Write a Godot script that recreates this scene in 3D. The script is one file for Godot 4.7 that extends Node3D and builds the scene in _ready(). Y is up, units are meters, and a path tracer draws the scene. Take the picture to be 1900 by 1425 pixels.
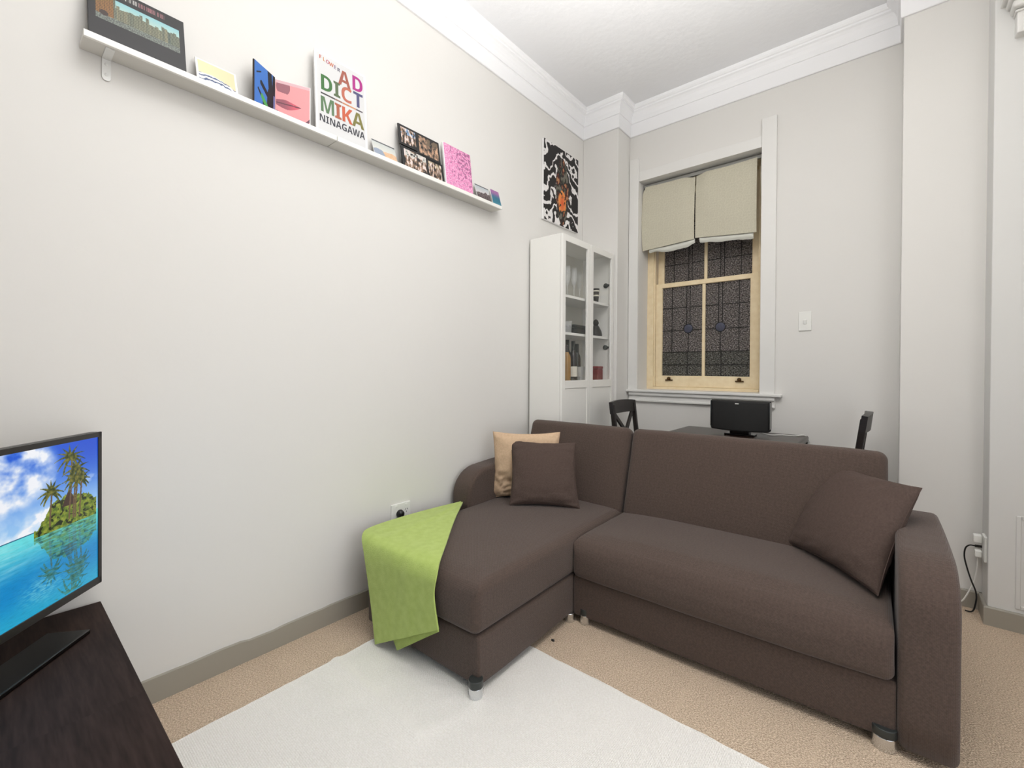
extends Node3D

const SOFA_TURN := 0.0254
var mats := {}
var base_of := {}
var taken := {}


func _ready() -> void:
	set_stage()
	make_materials()
	build_room()
	build_window()
	build_sofa()
	build_pillows()
	build_throw()
	build_rug()
	build_cabinet()
	build_ledge()
	build_ledge_items()
	build_poster()
	build_tv()
	build_dining()
	build_wall_fittings()


# ------------------------------------------------------------------ camera, light, exposure
func set_stage() -> void:
	var cam := Camera3D.new()
	cam.name = "camera"
	cam.projection = Camera3D.PROJECTION_FRUSTUM
	cam.near = 0.05
	cam.far = 60.0
	cam.size = 2.0 * cam.near * 712.5 / 830.1
	cam.frustum_offset = Vector2(0, -0.05 * (712.5 - 691.36) / 830.1)
	cam.transform = Transform3D(Basis(Vector3(0.763087, 0.006317, -0.646265), Vector3(-0.009122, 0.999958, -0.000997), Vector3(0.646232, 0.006656, 0.763112)), Vector3(1.90893, 1.14, 0.0))
	add_child(cam)
	cam.current = true
	var we := WorldEnvironment.new()
	we.name = "surroundings"
	var e := Environment.new()
	e.background_mode = Environment.BG_COLOR
	e.background_color = Color(0.55, 0.62, 0.72)
	e.background_energy_multiplier = 1.0
	e.tonemap_mode = Environment.TONE_MAPPER_LINEAR
	e.tonemap_exposure = 1.0
	e.sdfgi_enabled = true
	e.ssao_enabled = true
	e.ssil_enabled = true
	we.environment = e
	add_child(we)
	# the photographer's flash, turned up to bounce off the ceiling
	var flash := SpotLight3D.new()
	flash.name = "bounced_flash"
	flash.light_color = Color(1.0, 0.995, 0.985)
	flash.light_energy = 25.0
	flash.light_size = 0.15
	flash.spot_angle = 38.0
	flash.spot_range = 12.0
	flash.shadow_enabled = true
	add_child(flash)
	flash.look_at_from_position(Vector3(1.9, 1.5, 0.2), Vector3(1.55, 3.2, -0.8))
	# added fill light with no lamp behind it, over the top of the frame
	bulb("overhead_fill", Vector3(1.7, 2.6, -1.2), 0.45, 0.3)
	# added fill light in the side opening, out of frame, lifting the left wall
	area("side_fill", Vector3(2.77, 1.15, -0.7), Vector3(0.0, 1.15, -0.7), Vector2(1.6, 1.8), Color(1.0, 0.99, 0.98), 1.5)


func bulb(called: String, at: Vector3, energy: float, size: float) -> void:
	var l := OmniLight3D.new()
	l.name = called
	l.position = at
	l.light_color = Color(1.0, 0.99, 0.975)
	l.light_size = size
	l.light_energy = energy
	l.omni_range = 14.0
	l.omni_attenuation = 2.0
	l.shadow_enabled = true
	add_child(l)



func area(called: String, at: Vector3, towards: Vector3, size: Vector2, c: Color, energy: float) -> void:
	var l := AreaLight3D.new()
	l.name = called
	l.area_size = size
	l.light_color = c
	l.light_energy = energy
	l.area_range = 14.0
	l.area_attenuation = 2.0
	l.shadow_enabled = true
	add_child(l)
	l.look_at_from_position(at, towards)


# ------------------------------------------------------------------ nodes
func numbered(n: String) -> String:
	if not taken.has(n):
		taken[n] = 0
		return n
	taken[n] += 1
	return "%s_%03d" % [n, taken[n]]


func thing(called: String, label: String, category: String, base := Vector3.ZERO, turn := 0.0, group := "") -> Node3D:
	var o := Node3D.new()
	o.name = numbered(called)
	o.position = Basis(Vector3.UP, turn) * base
	o.rotation.y = turn
	o.set_meta("label", label)
	o.set_meta("category", category)
	if group != "":
		o.set_meta("group", group)
	add_child(o)
	base_of[o] = base
	return o


func part(parent: Node3D, called: String, st: SurfaceTool, m: Material, label := "") -> MeshInstance3D:
	var mi := MeshInstance3D.new()
	mi.name = called
	mi.mesh = st.commit()
	mi.material_override = m
	mi.position = -base_of.get(parent, Vector3.ZERO)
	if label != "":
		mi.set_meta("label", label)
	parent.add_child(mi, true)
	return mi


func structure(called: String, st: SurfaceTool, m: Material) -> MeshInstance3D:
	var mi := MeshInstance3D.new()
	mi.name = called
	mi.mesh = st.commit()
	mi.material_override = m
	mi.set_meta("kind", "structure")
	add_child(mi, true)
	return mi


# ------------------------------------------------------------------ shapes
func S() -> SurfaceTool:
	var st := SurfaceTool.new()
	st.begin(Mesh.PRIMITIVE_TRIANGLES)
	return st


func tri(st: SurfaceTool, a: Vector3, b: Vector3, c: Vector3) -> void:
	# a, b, c run counter-clockwise as seen from outside
	var n := (b - a).cross(c - a).normalized()
	for p in [a, c, b]:
		st.set_normal(n)
		st.add_vertex(p)


func quad(st: SurfaceTool, a: Vector3, b: Vector3, c: Vector3, d: Vector3) -> void:
	tri(st, a, b, c)
	tri(st, a, c, d)


func steps(h: float, r: float, seg: int, mid: int) -> PackedFloat32Array:
	var out := PackedFloat32Array()
	if r <= 0.0:
		for k in mid + 1:
			out.append(lerpf(-h, h, float(k) / mid))
		return out
	for k in range(seg, 0, -1):
		out.append(-(h - r) - r * tan(PI / 4 * k / seg))
	for k in mid + 1:
		out.append(lerpf(-(h - r), h - r, float(k) / mid))
	for k in range(1, seg + 1):
		out.append((h - r) + r * tan(PI / 4 * k / seg))
	return out


# a box with rounded edges; soft(p) bends the finished shape
func rbox(st: SurfaceTool, lo: Vector3, hi: Vector3, r := 0.003, seg := 2, mid := Vector3i(1, 1, 1), soft = null, xf := Transform3D.IDENTITY) -> void:
	var c := (lo + hi) / 2
	var h := (hi - lo).abs() / 2
	r = minf(r, minf(h.x, minf(h.y, h.z)) * 0.999)
	var inner := h - Vector3(r, r, r)
	for axis in 3:
		var ua := (axis + 1) % 3
		var va := (axis + 2) % 3
		var us := steps(h[ua], r, seg, mid[ua])
		var vs := steps(h[va], r, seg, mid[va])
		for side in [-1.0, 1.0]:
			var pts := []
			var nrm := []
			for u in us:
				var row := PackedVector3Array()
				var rn := PackedVector3Array()
				for v in vs:
					var p := Vector3.ZERO
					p[axis] = h[axis] * side
					p[ua] = u
					p[va] = v
					var q := p.clamp(-inner, inner)
					var d := p - q
					if r > 0.0 and d.length() > 1e-9:
						d = d.normalized()
						p = q + d * r
					else:
						d = Vector3.ZERO
						d[axis] = side
					p += c
					if soft != null:
						p = soft.call(p)
					row.append(xf * p)
					rn.append((xf.basis * d).normalized())
				pts.append(row)
				nrm.append(rn)
			for i in us.size() - 1:
				for j in vs.size() - 1:
					var ids := [[i, j], [i + 1, j], [i + 1, j + 1], [i, j + 1]]
					if side < 0:
						ids.reverse()
					for t in [[0, 2, 1], [0, 3, 2]]:
						for k in t:
							var w: Array = ids[k]
							st.set_normal(nrm[w[0]][w[1]])
							if soft != null:
								st.set_smooth_group(0)
							st.add_vertex(pts[w[0]][w[1]])


func box(lo: Vector3, hi: Vector3, r := 0.002) -> SurfaceTool:
	var st := S()
	rbox(st, lo, hi, r, 1 if r < 0.004 else 2)
	return st


func cbox(st: SurfaceTool, c: Vector3, size: Vector3, r := 0.002, xf := Transform3D.IDENTITY) -> void:
	rbox(st, c - size / 2, c + size / 2, r, 2, Vector3i(1, 1, 1), null, xf)


# a rounded bar between two points
func bar(st: SurfaceTool, a: Vector3, b: Vector3, w: float, d: float, r := 0.003, side := Vector3.RIGHT) -> void:
	var y := (b - a).normalized()
	var x := (side - y * side.dot(y)).normalized()
	var z := x.cross(y)
	var l := a.distance_to(b)
	rbox(st, Vector3(-w / 2, 0, -d / 2), Vector3(w / 2, l, d / 2), r, 2, Vector3i(1, 1, 1), null, Transform3D(Basis(x, y, z), a))


# polygon in the local xy plane, carried w along local z (centred), its rims rounded by r
func slab(st: SurfaceTool, poly: PackedVector2Array, w: float, r: float, seg: int, xf: Transform3D) -> void:
	if Geometry2D.is_polygon_clockwise(poly):
		poly.reverse()
	var n := poly.size()
	var nrm := PackedVector2Array()
	for i in n:
		var a := (poly[i] - poly[(i + n - 1) % n]).normalized()
		var b := (poly[(i + 1) % n] - poly[i]).normalized()
		var m := (Vector2(a.y, -a.x) + Vector2(b.y, -b.x))
		m = m.normalized() if m.length() > 1e-6 else Vector2(a.y, -a.x)
		nrm.append(m / maxf(0.5, m.dot(Vector2(a.y, -a.x))))
	var rings := []
	for s in [-1.0, 1.0]:
		for k in seg + 1:
			var t: float = PI / 2 * (k if s < 0 else seg - k) / maxi(seg, 1)
			var inset := r * (1 - sin(t))
			var z: float = s * (w / 2 - r * (1 - cos(t)))
			var ring := PackedVector3Array()
			for i in n:
				var p := poly[i] - nrm[i] * inset
				ring.append(xf * Vector3(p.x, p.y, z))
			rings.append(ring)
	var sub := S()
	for k in rings.size() - 1:
		for i in n:
			var j := (i + 1) % n
			var q := [rings[k][i], rings[k][j], rings[k + 1][j], rings[k + 1][i]]
			for t in [[0, 2, 1], [0, 3, 2]]:
				for v in t:
					sub.set_smooth_group(1)
					sub.add_vertex(q[v])
	var ids := Geometry2D.triangulate_polygon(poly)
	for e in [0, rings.size() - 1]:
		for k in range(0, ids.size(), 3):
			var t := [ids[k], ids[k + 1], ids[k + 2]]
			var pa: Vector2 = poly[t[0]]
			var pb: Vector2 = poly[t[1]]
			var pc: Vector2 = poly[t[2]]
			var ccw := (pb - pa).cross(pc - pa) > 0
			if (e > 0) == ccw:
				t.reverse()
			for v in t:
				sub.set_smooth_group(2 if e > 0 else 3)
				sub.add_vertex(rings[e][v])
	sub.generate_normals()
	st.append_from(sub.commit(), 0, Transform3D.IDENTITY)


# turned shape: profile of (radius, height) about the local y axis
func lathe(st: SurfaceTool, prof: PackedVector2Array, sides: int, xf: Transform3D) -> void:
	var sub := S()
	for k in prof.size() - 1:
		for i in sides:
			var a := TAU * i / sides
			var b := TAU * (i + 1) / sides
			var q := []
			for w in [[a, k], [a, k + 1], [b, k + 1], [b, k]]:
				q.append(xf * Vector3(cos(w[0]) * prof[w[1]].x, prof[w[1]].y, sin(w[0]) * prof[w[1]].x))
			for t in [[0, 2, 1], [0, 3, 2]]:
				var v := [q[t[0]], q[t[1]], q[t[2]]]
				if v[0].distance_to(v[1]) < 1e-7 or v[1].distance_to(v[2]) < 1e-7 or v[0].distance_to(v[2]) < 1e-7:
					continue
				for p in v:
					sub.set_smooth_group(0)
					sub.add_vertex(p)
	sub.generate_normals()
	st.append_from(sub.commit(), 0, Transform3D.IDENTITY)


# an upright drum with a crisp, lightly rounded rim
func drum(st: SurfaceTool, at: Vector3, r: float, h: float, rim: float) -> void:
	var ring := PackedVector2Array()
	for k in 32:
		ring.append(Vector2(cos(TAU * k / 32) * r, sin(TAU * k / 32) * r))
	slab(st, ring, h, rim, 3, Transform3D(Basis(Vector3(1, 0, 0), Vector3(0, 0, 1), Vector3(0, -1, 0)), at + Vector3(0, h / 2, 0)))


func tube(st: SurfaceTool, pts: PackedVector3Array, r: float, sides := 8) -> void:
	var sub := S()
	var rings := []
	var up := Vector3(0.31, 0.87, 0.41).normalized()
	for i in pts.size():
		var d := (pts[mini(i + 1, pts.size() - 1)] - pts[maxi(i - 1, 0)]).normalized()
		var x := up.cross(d).normalized()
		up = d.cross(x)
		var ring := PackedVector3Array()
		for k in sides:
			ring.append(pts[i] + (x * cos(TAU * k / sides) + up * sin(TAU * k / sides)) * r)
		rings.append(ring)
	for i in rings.size() - 1:
		for k in sides:
			var l := (k + 1) % sides
			var q := [rings[i][k], rings[i][l], rings[i + 1][l], rings[i + 1][k]]
			for t in [[0, 2, 1], [0, 3, 2]]:
				for v in t:
					sub.set_smooth_group(0)
					sub.add_vertex(q[v])
	for e in [0, rings.size() - 1]:
		for k in sides:
			var l := (k + 1) % sides
			var v := [pts[e], rings[e][k], rings[e][l]] if e == 0 else [pts[e], rings[e][l], rings[e][k]]
			for p in v:
				sub.set_smooth_group(1)
				sub.add_vertex(p)
	sub.generate_normals()
	st.append_from(sub.commit(), 0, Transform3D.IDENTITY)


func curve(pts: Array, n := 24) -> PackedVector3Array:
	var out := PackedVector3Array()
	var m := pts.size() - 1
	for k in n + 1:
		var t := float(k) / n * m
		var i := mini(int(t), m - 1)
		var f := t - i
		var a: Vector3 = pts[maxi(i - 1, 0)]
		var b: Vector3 = pts[i]
		var c: Vector3 = pts[i + 1]
		var d: Vector3 = pts[mini(i + 2, m)]
		out.append(b.cubic_interpolate(c, a, d, f))
	return out


# a cloth: rows of points, given a thickness along its own normals
func sheet(st: SurfaceTool, rows: Array, thick: float) -> void:
	var a := rows.size()
	var b: int = rows[0].size()
	var front := []
	var back := []
	for i in a:
		var f := PackedVector3Array()
		var g := PackedVector3Array()
		for j in b:
			var du: Vector3 = rows[mini(i + 1, a - 1)][j] - rows[maxi(i - 1, 0)][j]
			var dv: Vector3 = rows[i][mini(j + 1, b - 1)] - rows[i][maxi(j - 1, 0)]
			var n := du.cross(dv).normalized()
			f.append(rows[i][j] + n * thick / 2)
			g.append(rows[i][j] - n * thick / 2)
		front.append(f)
		back.append(g)
	var sub := S()
	var put := func(q: Array, smooth: int) -> void:
		for t in [[0, 2, 1], [0, 3, 2]]:
			for v in t:
				sub.set_smooth_group(smooth)
				sub.add_vertex(q[v])
	for i in a - 1:
		for j in b - 1:
			put.call([front[i][j], front[i + 1][j], front[i + 1][j + 1], front[i][j + 1]], 1)
			put.call([back[i][j], back[i][j + 1], back[i + 1][j + 1], back[i + 1][j]], 2)
	for i in a - 1:
		put.call([front[i][0], back[i][0], back[i + 1][0], front[i + 1][0]], 3)
		put.call([front[i][b - 1], front[i + 1][b - 1], back[i + 1][b - 1], back[i][b - 1]], 4)
	for j in b - 1:
		put.call([front[0][j], front[0][j + 1], back[0][j + 1], back[0][j]], 5)
		put.call([front[a - 1][j], back[a - 1][j], back[a - 1][j + 1], front[a - 1][j + 1]], 6)
	sub.generate_normals()
	st.append_from(sub.commit(), 0, Transform3D.IDENTITY)


# a flat print in the local xy plane, lower left corner at the origin, facing +z
func print_quad(w: float, h: float, xf: Transform3D) -> SurfaceTool:
	var st := S()
	var p := [Vector3(0, 0, 0), Vector3(w, 0, 0), Vector3(w, h, 0), Vector3(0, h, 0)]
	var uv := [Vector2(0, 1), Vector2(1, 1), Vector2(1, 0), Vector2(0, 0)]
	for k in [0, 2, 1, 0, 3, 2]:
		st.set_normal(xf.basis.z.normalized())
		st.set_uv(uv[k])
		st.add_vertex(xf * p[k])
	return st


# moulding carried along a path on plan; each profile point is (how far it stands into the room, height)
func moulding(st: SurfaceTool, path: Array, prof: Array, inward: float) -> void:
	var rows := []
	for i in path.size():
		var p: Vector2 = path[i]
		var n1 := Vector2.ZERO
		var n2 := Vector2.ZERO
		if i > 0:
			var d: Vector2 = (p - path[i - 1]).normalized()
			n1 = Vector2(-d.y, d.x) * inward
		if i < path.size() - 1:
			var d: Vector2 = (path[i + 1] - p).normalized()
			n2 = Vector2(-d.y, d.x) * inward
		if i == 0:
			n1 = n2
		if i == path.size() - 1:
			n2 = n1
		var m := (n1 + n2).normalized()
		m /= maxf(0.3, m.dot(n1))
		var row := PackedVector3Array()
		for q in prof:
			row.append(Vector3(p.x + m.x * q.x, q.y, p.y + m.y * q.x))
		rows.append(row)
	for i in rows.size() - 1:
		for k in prof.size() - 1:
			if inward > 0:
				quad(st, rows[i][k], rows[i][k + 1], rows[i + 1][k + 1], rows[i + 1][k])
			else:
				quad(st, rows[i][k], rows[i + 1][k], rows[i + 1][k + 1], rows[i][k + 1])


# ------------------------------------------------------------------ textures and materials
func noise(seed_: int, freq: float, octaves := 3, kind := FastNoiseLite.TYPE_SIMPLEX_SMOOTH) -> FastNoiseLite:
	var n := FastNoiseLite.new()
	n.seed = seed_
	n.frequency = freq
	n.noise_type = kind
	n.fractal_octaves = octaves
	return n


func paint(w: int, h: int, f: Callable) -> ImageTexture:
	var im := Image.create_empty(w, h, false, Image.FORMAT_RGB8)
	for y in h:
		for x in w:
			im.set_pixel(x, y, f.call((x + 0.5) / w, (y + 0.5) / h))
	return ImageTexture.create_from_image(im)


func mottle(seed_: int, freq: float, a: Color, b: Color, size := 256, octaves := 3, squash := 1) -> ImageTexture:
	var im := noise(seed_, freq, octaves).get_seamless_image(size, size)
	var out := Image.create_empty(size, size, false, Image.FORMAT_RGB8)
	for y in size:
		for x in size:
			out.set_pixel(x, y, a.lerp(b, im.get_pixel(x, (y / squash) % size).r))
	return ImageTexture.create_from_image(out)


func bumps(seed_: int, freq: float, strength: float, size := 256, octaves := 3) -> ImageTexture:
	var im := noise(seed_, freq, octaves).get_seamless_image(size, size)
	im.convert(Image.FORMAT_RGB8)
	im.bump_map_to_normal_map(strength)
	return ImageTexture.create_from_image(im)


func weave_bumps(size: int, threads: int, strength: float) -> ImageTexture:
	var n := noise(77, 0.05, 2)
	var im := Image.create_empty(size, size, false, Image.FORMAT_RGB8)
	for y in size:
		for x in size:
			var u := float(x) / size * threads
			var v := float(y) / size * threads
			var over := (int(u) + int(v)) % 2 == 0
			var hgt := absf(sin(PI * u)) if over else absf(sin(PI * v))
			hgt = 0.25 + 0.6 * hgt + 0.15 * n.get_noise_2d(x, y)
			im.set_pixel(x, y, Color(hgt, hgt, hgt))
	im.bump_map_to_normal_map(strength)
	return ImageTexture.create_from_image(im)


func mat(called: String, c: Color, rough := 0.8, metal := 0.0, tex: Texture2D = null, nrm: Texture2D = null, scale := 1.0, depth := 1.0) -> StandardMaterial3D:
	var m := StandardMaterial3D.new()
	m.resource_name = called
	m.albedo_color = c
	m.roughness = rough
	m.metallic = metal
	if tex:
		m.albedo_texture = tex
	if nrm:
		m.normal_enabled = true
		m.normal_texture = nrm
		m.normal_scale = depth
	if tex or nrm:
		m.uv1_triplanar = true
		m.uv1_world_triplanar = true
		m.uv1_scale = Vector3(scale, scale, scale)
	mats[called] = m
	return m


func art(called: String, t: Texture2D, rough := 0.5) -> StandardMaterial3D:
	var m := StandardMaterial3D.new()
	m.resource_name = called
	m.albedo_texture = t
	m.roughness = rough
	m.texture_repeat = false
	mats[called] = m
	return m


func make_materials() -> void:
	var plaster := bumps(3, 0.03, 2.0, 256, 4)
	mat("wall_paint", Color(0.893, 0.885, 0.868), 0.75, 0.0, null, plaster, 2.2, 0.07)
	mat("wall_paint_darker", Color(0.868, 0.866, 0.855), 0.55, 0.0, null, plaster, 2.2, 0.07)  # wall colour made slightly darker and greyer, for the right wall and its panel
	mat("ceiling_paint", Color(0.915, 0.915, 0.92), 0.9, 0.0, null, plaster, 2.2, 0.2)
	mat("cornice_paint", Color(0.975, 0.975, 0.98), 0.6)
	mat("baseboard_paint", Color(0.625, 0.605, 0.56), 0.45)
	mat("carpet", Color(1, 1, 1), 1.0, 0.0, mottle(11, 0.11, Color(0.66, 0.57, 0.475), Color(0.97, 0.89, 0.795), 512, 3), bumps(11, 0.11, 8.0, 512, 3), 2.6, 0.8)
	mat("rug_wool", Color(1, 1, 1), 1.0, 0.0, mottle(21, 0.08, Color(0.92, 0.905, 0.875), Color(0.98, 0.97, 0.95), 512, 4), weave_bumps(512, 64, 5.0), 2.8, 0.7)
	var weave := weave_bumps(256, 32, 4.0)
	var brown := mottle(31, 0.05, Color(0.276, 0.222, 0.193), Color(0.354, 0.293, 0.259), 256, 4)
	mat("brown_fabric", Color(1, 1, 1), 0.95, 0.0, brown, weave, 7.0, 0.55)
	mats.brown_fabric.rim_enabled = true
	mats.brown_fabric.rim = 0.28
	mats.brown_fabric.rim_tint = 1.0
	mat("brown_cushion", Color(1, 1, 1), 0.95, 0.0, mottle(33, 0.05, Color(0.278, 0.222, 0.196), Color(0.35, 0.288, 0.259), 256, 4), weave, 7.0, 0.45)
	mat("beige_cushion", Color(1, 1, 1), 0.92, 0.0, mottle(35, 0.03, Color(0.77, 0.655, 0.535), Color(0.85, 0.735, 0.615), 256, 3), weave, 9.0, 0.2)
	mat("green_fleece", Color(1, 1, 1), 1.0, 0.0, mottle(41, 0.02, Color(0.66, 0.74, 0.375), Color(0.715, 0.795, 0.44), 256, 4), bumps(42, 0.2, 3.0), 4.0, 0.4)
	mats.green_fleece.rim_enabled = true
	mats.green_fleece.rim = 0.4
	mat("chrome", Color(0.86, 0.87, 0.88), 0.08, 1.0)
	mat("dark_chrome", Color(0.25, 0.265, 0.26), 0.35, 0.4)
	mat("white_lacquer", Color(0.945, 0.94, 0.92), 0.35)
	mat("white_metal", Color(0.92, 0.92, 0.91), 0.3)
	mat("ledge_white", Color(0.85, 0.84, 0.815), 0.45)
	mat("cabinet_back", Color(0.84, 0.83, 0.79), 0.5)
	mat("trim_white", Color(0.905, 0.90, 0.885), 0.4, 0.0, null, bumps(51, 0.012, 2.0), 1.5, 0.2)
	mat("cream_paint", Color(0.975, 0.905, 0.765), 0.4, 0.0, mottle(53, 0.02, Color(0.95, 0.93, 0.89), Color(1, 1, 1), 256, 4), null, 3.0)
	mat("lead", Color(0.13, 0.125, 0.12), 0.55, 0.4)
	mat("brass", Color(0.33, 0.24, 0.13), 0.4, 0.8)
	var frost := bumps(61, 0.09, 9.0, 256, 2)
	var ripple := mottle(62, 0.10, Color(0.13, 0.125, 0.12), Color(0.76, 0.745, 0.74), 256, 2)
	mat("cathedral_glass", Color(1.0, 0.97, 0.96), 0.16, 0.0, ripple, frost, 3.2, 1.4)
	mat("smoky_glass", Color(0.80, 0.81, 0.78), 0.2, 0.0, ripple, frost, 3.2, 1.2)
	mat("blue_glass", Color(0.30, 0.31, 0.38), 0.2, 0.0, null, frost, 9.0, 0.8)
	mat("blind_linen", Color(1, 1, 1), 0.95, 0.0, mottle(65, 0.03, Color(0.755, 0.735, 0.655), Color(0.82, 0.80, 0.725), 256, 4), weave, 9.0, 0.15)
	mats.blind_linen.backlight = Color(0.1, 0.1, 0.08)
	mat("blind_lining", Color(0.86, 0.86, 0.82), 0.9, 0.0, null, weave, 9.0, 0.3)
	var grain := paint(256, 256, grain_pixel)
	mat("black_brown_wood", Color(0.76, 0.72, 0.71), 0.6, 0.0, grain, null, 1.6)
	mats.black_brown_wood.metallic_specular = 0.22
	mat("dark_table_wood", Color(0.80, 0.73, 0.68), 0.25, 0.0, grain, null, 2.0)
	mats.dark_table_wood.metallic_specular = 0.35
	mat("dark_chair_wood", Color(0.50, 0.48, 0.48), 0.35, 0.0, grain, null, 2.0)
	mat("black_plastic", Color(0.07, 0.07, 0.072), 0.35)
	mat("tv_bezel", Color(0.16, 0.15, 0.145), 0.3)
	mat("gloss_black", Color(0.045, 0.045, 0.05), 0.12)
	mat("speaker_cloth", Color(0.13, 0.13, 0.128), 0.85, 0.0, null, weave, 20.0, 0.5)
	mat("white_plastic", Color(0.93, 0.93, 0.91), 0.35)
	mat("grey_plastic", Color(0.62, 0.62, 0.60), 0.4)
	mat("white_card", Color(0.96, 0.955, 0.95), 0.6)
	mat("frame_black", Color(0.06, 0.055, 0.055), 0.4)
	mat("page_edges", Color(0.24, 0.20, 0.17), 0.8)
	var pane := mat("cabinet_pane", Color(0.93, 0.96, 0.94, 0.03), 0.03)
	pane.transparency = BaseMaterial3D.TRANSPARENCY_ALPHA
	pane.metallic_specular = 0.22
	var clear := mat("clear_glass", Color(0.96, 0.97, 0.97, 0.14), 0.04)
	clear.transparency = BaseMaterial3D.TRANSPARENCY_ALPHA
	mat("bottle_dark", Color(0.12, 0.07, 0.055), 0.12)
	mat("bottle_amber", Color(0.62, 0.46, 0.22), 0.15)
	mat("label_paper", Color(0.88, 0.86, 0.80), 0.7)
	mat("red_tin", Color(0.50, 0.14, 0.15), 0.4)
	mat("dark_bronze", Color(0.16, 0.14, 0.13), 0.4, 0.3)


func grain_pixel(u: float, v: float) -> Color:
	var n := noise_a
	var fine := n.get_noise_2d(u * 60.0, v * 900.0) * 0.6 + n.get_noise_2d(u * 20.0 + 50.0, v * 260.0) * 0.6
	return Color(0.215, 0.178, 0.162).lerp(Color(0.30, 0.252, 0.232), clampf(0.5 + fine, 0.0, 1.0))


var noise_a := noise(5, 0.1, 3)
var noise_b := noise(9, 1.0, 4)


# ------------------------------------------------------------------ the room
func build_room() -> void:
	var wall: Material = mats.wall_paint
	structure("floor", box(Vector3(-0.2, -0.2, -3.7), Vector3(2.95, 0.0, 2.15), 0.0), mats.carpet)
	structure("ceiling", box(Vector3(-0.2, 3.2, -3.7), Vector3(2.95, 3.4, 2.15), 0.0), mats.ceiling_paint)
	structure("wall_left", box(Vector3(-0.2, 0.0, -3.7), Vector3(0.0, 3.2, 2.15), 0.0), wall)
	var st := S()
	for b in [[Vector3(0, 0, -3.62), Vector3(0.388, 3.2, -3.33)], [Vector3(1.246, 0, -3.62), Vector3(2.4, 3.2, -3.33)], [Vector3(0.388, 0, -3.62), Vector3(1.246, 0.985, -3.33)], [Vector3(0.388, 2.62, -3.62), Vector3(1.246, 3.2, -3.33)]]:
		rbox(st, b[0], b[1], 0.0, 1)
	structure("wall_back", st, wall)
	st = S()
	rbox(st, Vector3(0.0, 0, -3.33), Vector3(0.308, 3.2, -3.125), 0.004, 2)
	structure("trim_1", st, wall)
	st = S()
	rbox(st, Vector3(1.945, 0, -3.33), Vector3(2.254, 3.2, -3.10), 0.004, 2)
	structure("trim_2", st, wall)
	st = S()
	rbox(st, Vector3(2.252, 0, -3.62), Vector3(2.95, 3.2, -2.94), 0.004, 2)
	structure("wall_right", st, mats.wall_paint_darker)
	# side wall with an opening added for the fill light, and rear wall, both out of the photograph
	st = S()
	for b in [[Vector3(2.75, 0, -2.94), Vector3(2.95, 3.2, -1.55)], [Vector3(2.75, 0, 0.15), Vector3(2.95, 3.2, 2.15)], [Vector3(2.75, 2.1, -1.55), Vector3(2.95, 3.2, 0.15)], [Vector3(2.75, 0, -1.55), Vector3(2.95, 0.2, 0.15)]]:
		rbox(st, b[0], b[1], 0.0, 1)
	structure("wall_side", st, wall)
	st = S()
	rbox(st, Vector3(0, 0, 2.0), Vector3(2.75, 3.2, 2.15), 0.0, 1)
	structure("wall_rear", st, wall)
	# cornice: flat frieze, groove, cove and bead
	var path := [Vector2(0, 2.0), Vector2(0, -3.125), Vector2(0.308, -3.125), Vector2(0.308, -3.33), Vector2(1.945, -3.33), Vector2(1.945, -3.10), Vector2(2.252, -3.10), Vector2(2.252, -2.94), Vector2(2.75, -2.94)]
	var prof := [Vector2(0.0, 2.985), Vector2(0.010, 2.985), Vector2(0.013, 2.99), Vector2(0.014, 3.075), Vector2(0.017, 3.081), Vector2(0.023, 3.083), Vector2(0.024, 3.09), Vector2(0.026, 3.115), Vector2(0.032, 3.137), Vector2(0.043, 3.152), Vector2(0.054, 3.158), Vector2(0.055, 3.168), Vector2(0.063, 3.171), Vector2(0.071, 3.18), Vector2(0.072, 3.2)]
	st = S()
	moulding(st, path, prof, 1.0)
	structure("trim_3", st, mats.cornice_paint)
	# skirting boards; the left one is old and uneven along its top
	st = S()
	var n := noise(8, 1.0, 3)
	var z := 2.0
	var last := 0.0
	while z > -3.12:
		var z2 := maxf(z - 0.03, -3.125)
		var h := 0.083 + 0.0045 * n.get_noise_2d(z2 * 3.0, 2.0)
		if z2 < -0.66 and z2 > -0.78:
			h -= 0.006
		if z2 < -0.78 and z2 > -1.0:
			h -= 0.003
		if last == 0.0:
			last = h
		var a := Vector3(0.0, 0, z)
		quad(st, Vector3(0.012, 0, z), Vector3(0.012, 0, z2), Vector3(0.012, h, z2), Vector3(0.012, last, z))
		quad(st, Vector3(0.012, last, z), Vector3(0.012, h, z2), Vector3(0.0, h + 0.001, z2), Vector3(0.0, last + 0.001, z))
		last = h
		z = z2
	structure("baseboard_left", st, mats.baseboard_paint)
	var bp := [Vector2(0.013, 0.0), Vector2(0.013, 0.078), Vector2(0.010, 0.083), Vector2(0.0, 0.083)]
	st = S()
	moulding(st, [Vector2(0, -3.125), Vector2(0.308, -3.125), Vector2(0.308, -3.33), Vector2(1.945, -3.33), Vector2(1.945, -3.10), Vector2(2.252, -3.10)], bp, 1.0)
	structure("baseboard_back", st, mats.baseboard_paint)
	st = S()
	moulding(st, [Vector2(2.252, -3.10), Vector2(2.252, -2.94), Vector2(2.75, -2.94)], bp, 1.0)
	structure("baseboard_right", st, mats.baseboard_paint)
	# carved head of the opening on the right, and the raised panel low on that wall
	st = S()
	rbox(st, Vector3(2.268, 2.765, -2.945), Vector3(2.75, 2.90, -2.815), 0.006, 3)
	rbox(st, Vector3(2.284, 2.742, -2.945), Vector3(2.75, 2.768, -2.835), 0.010, 3)
	rbox(st, Vector3(2.296, 2.712, -2.945), Vector3(2.75, 2.746, -2.862), 0.012, 3)
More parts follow.
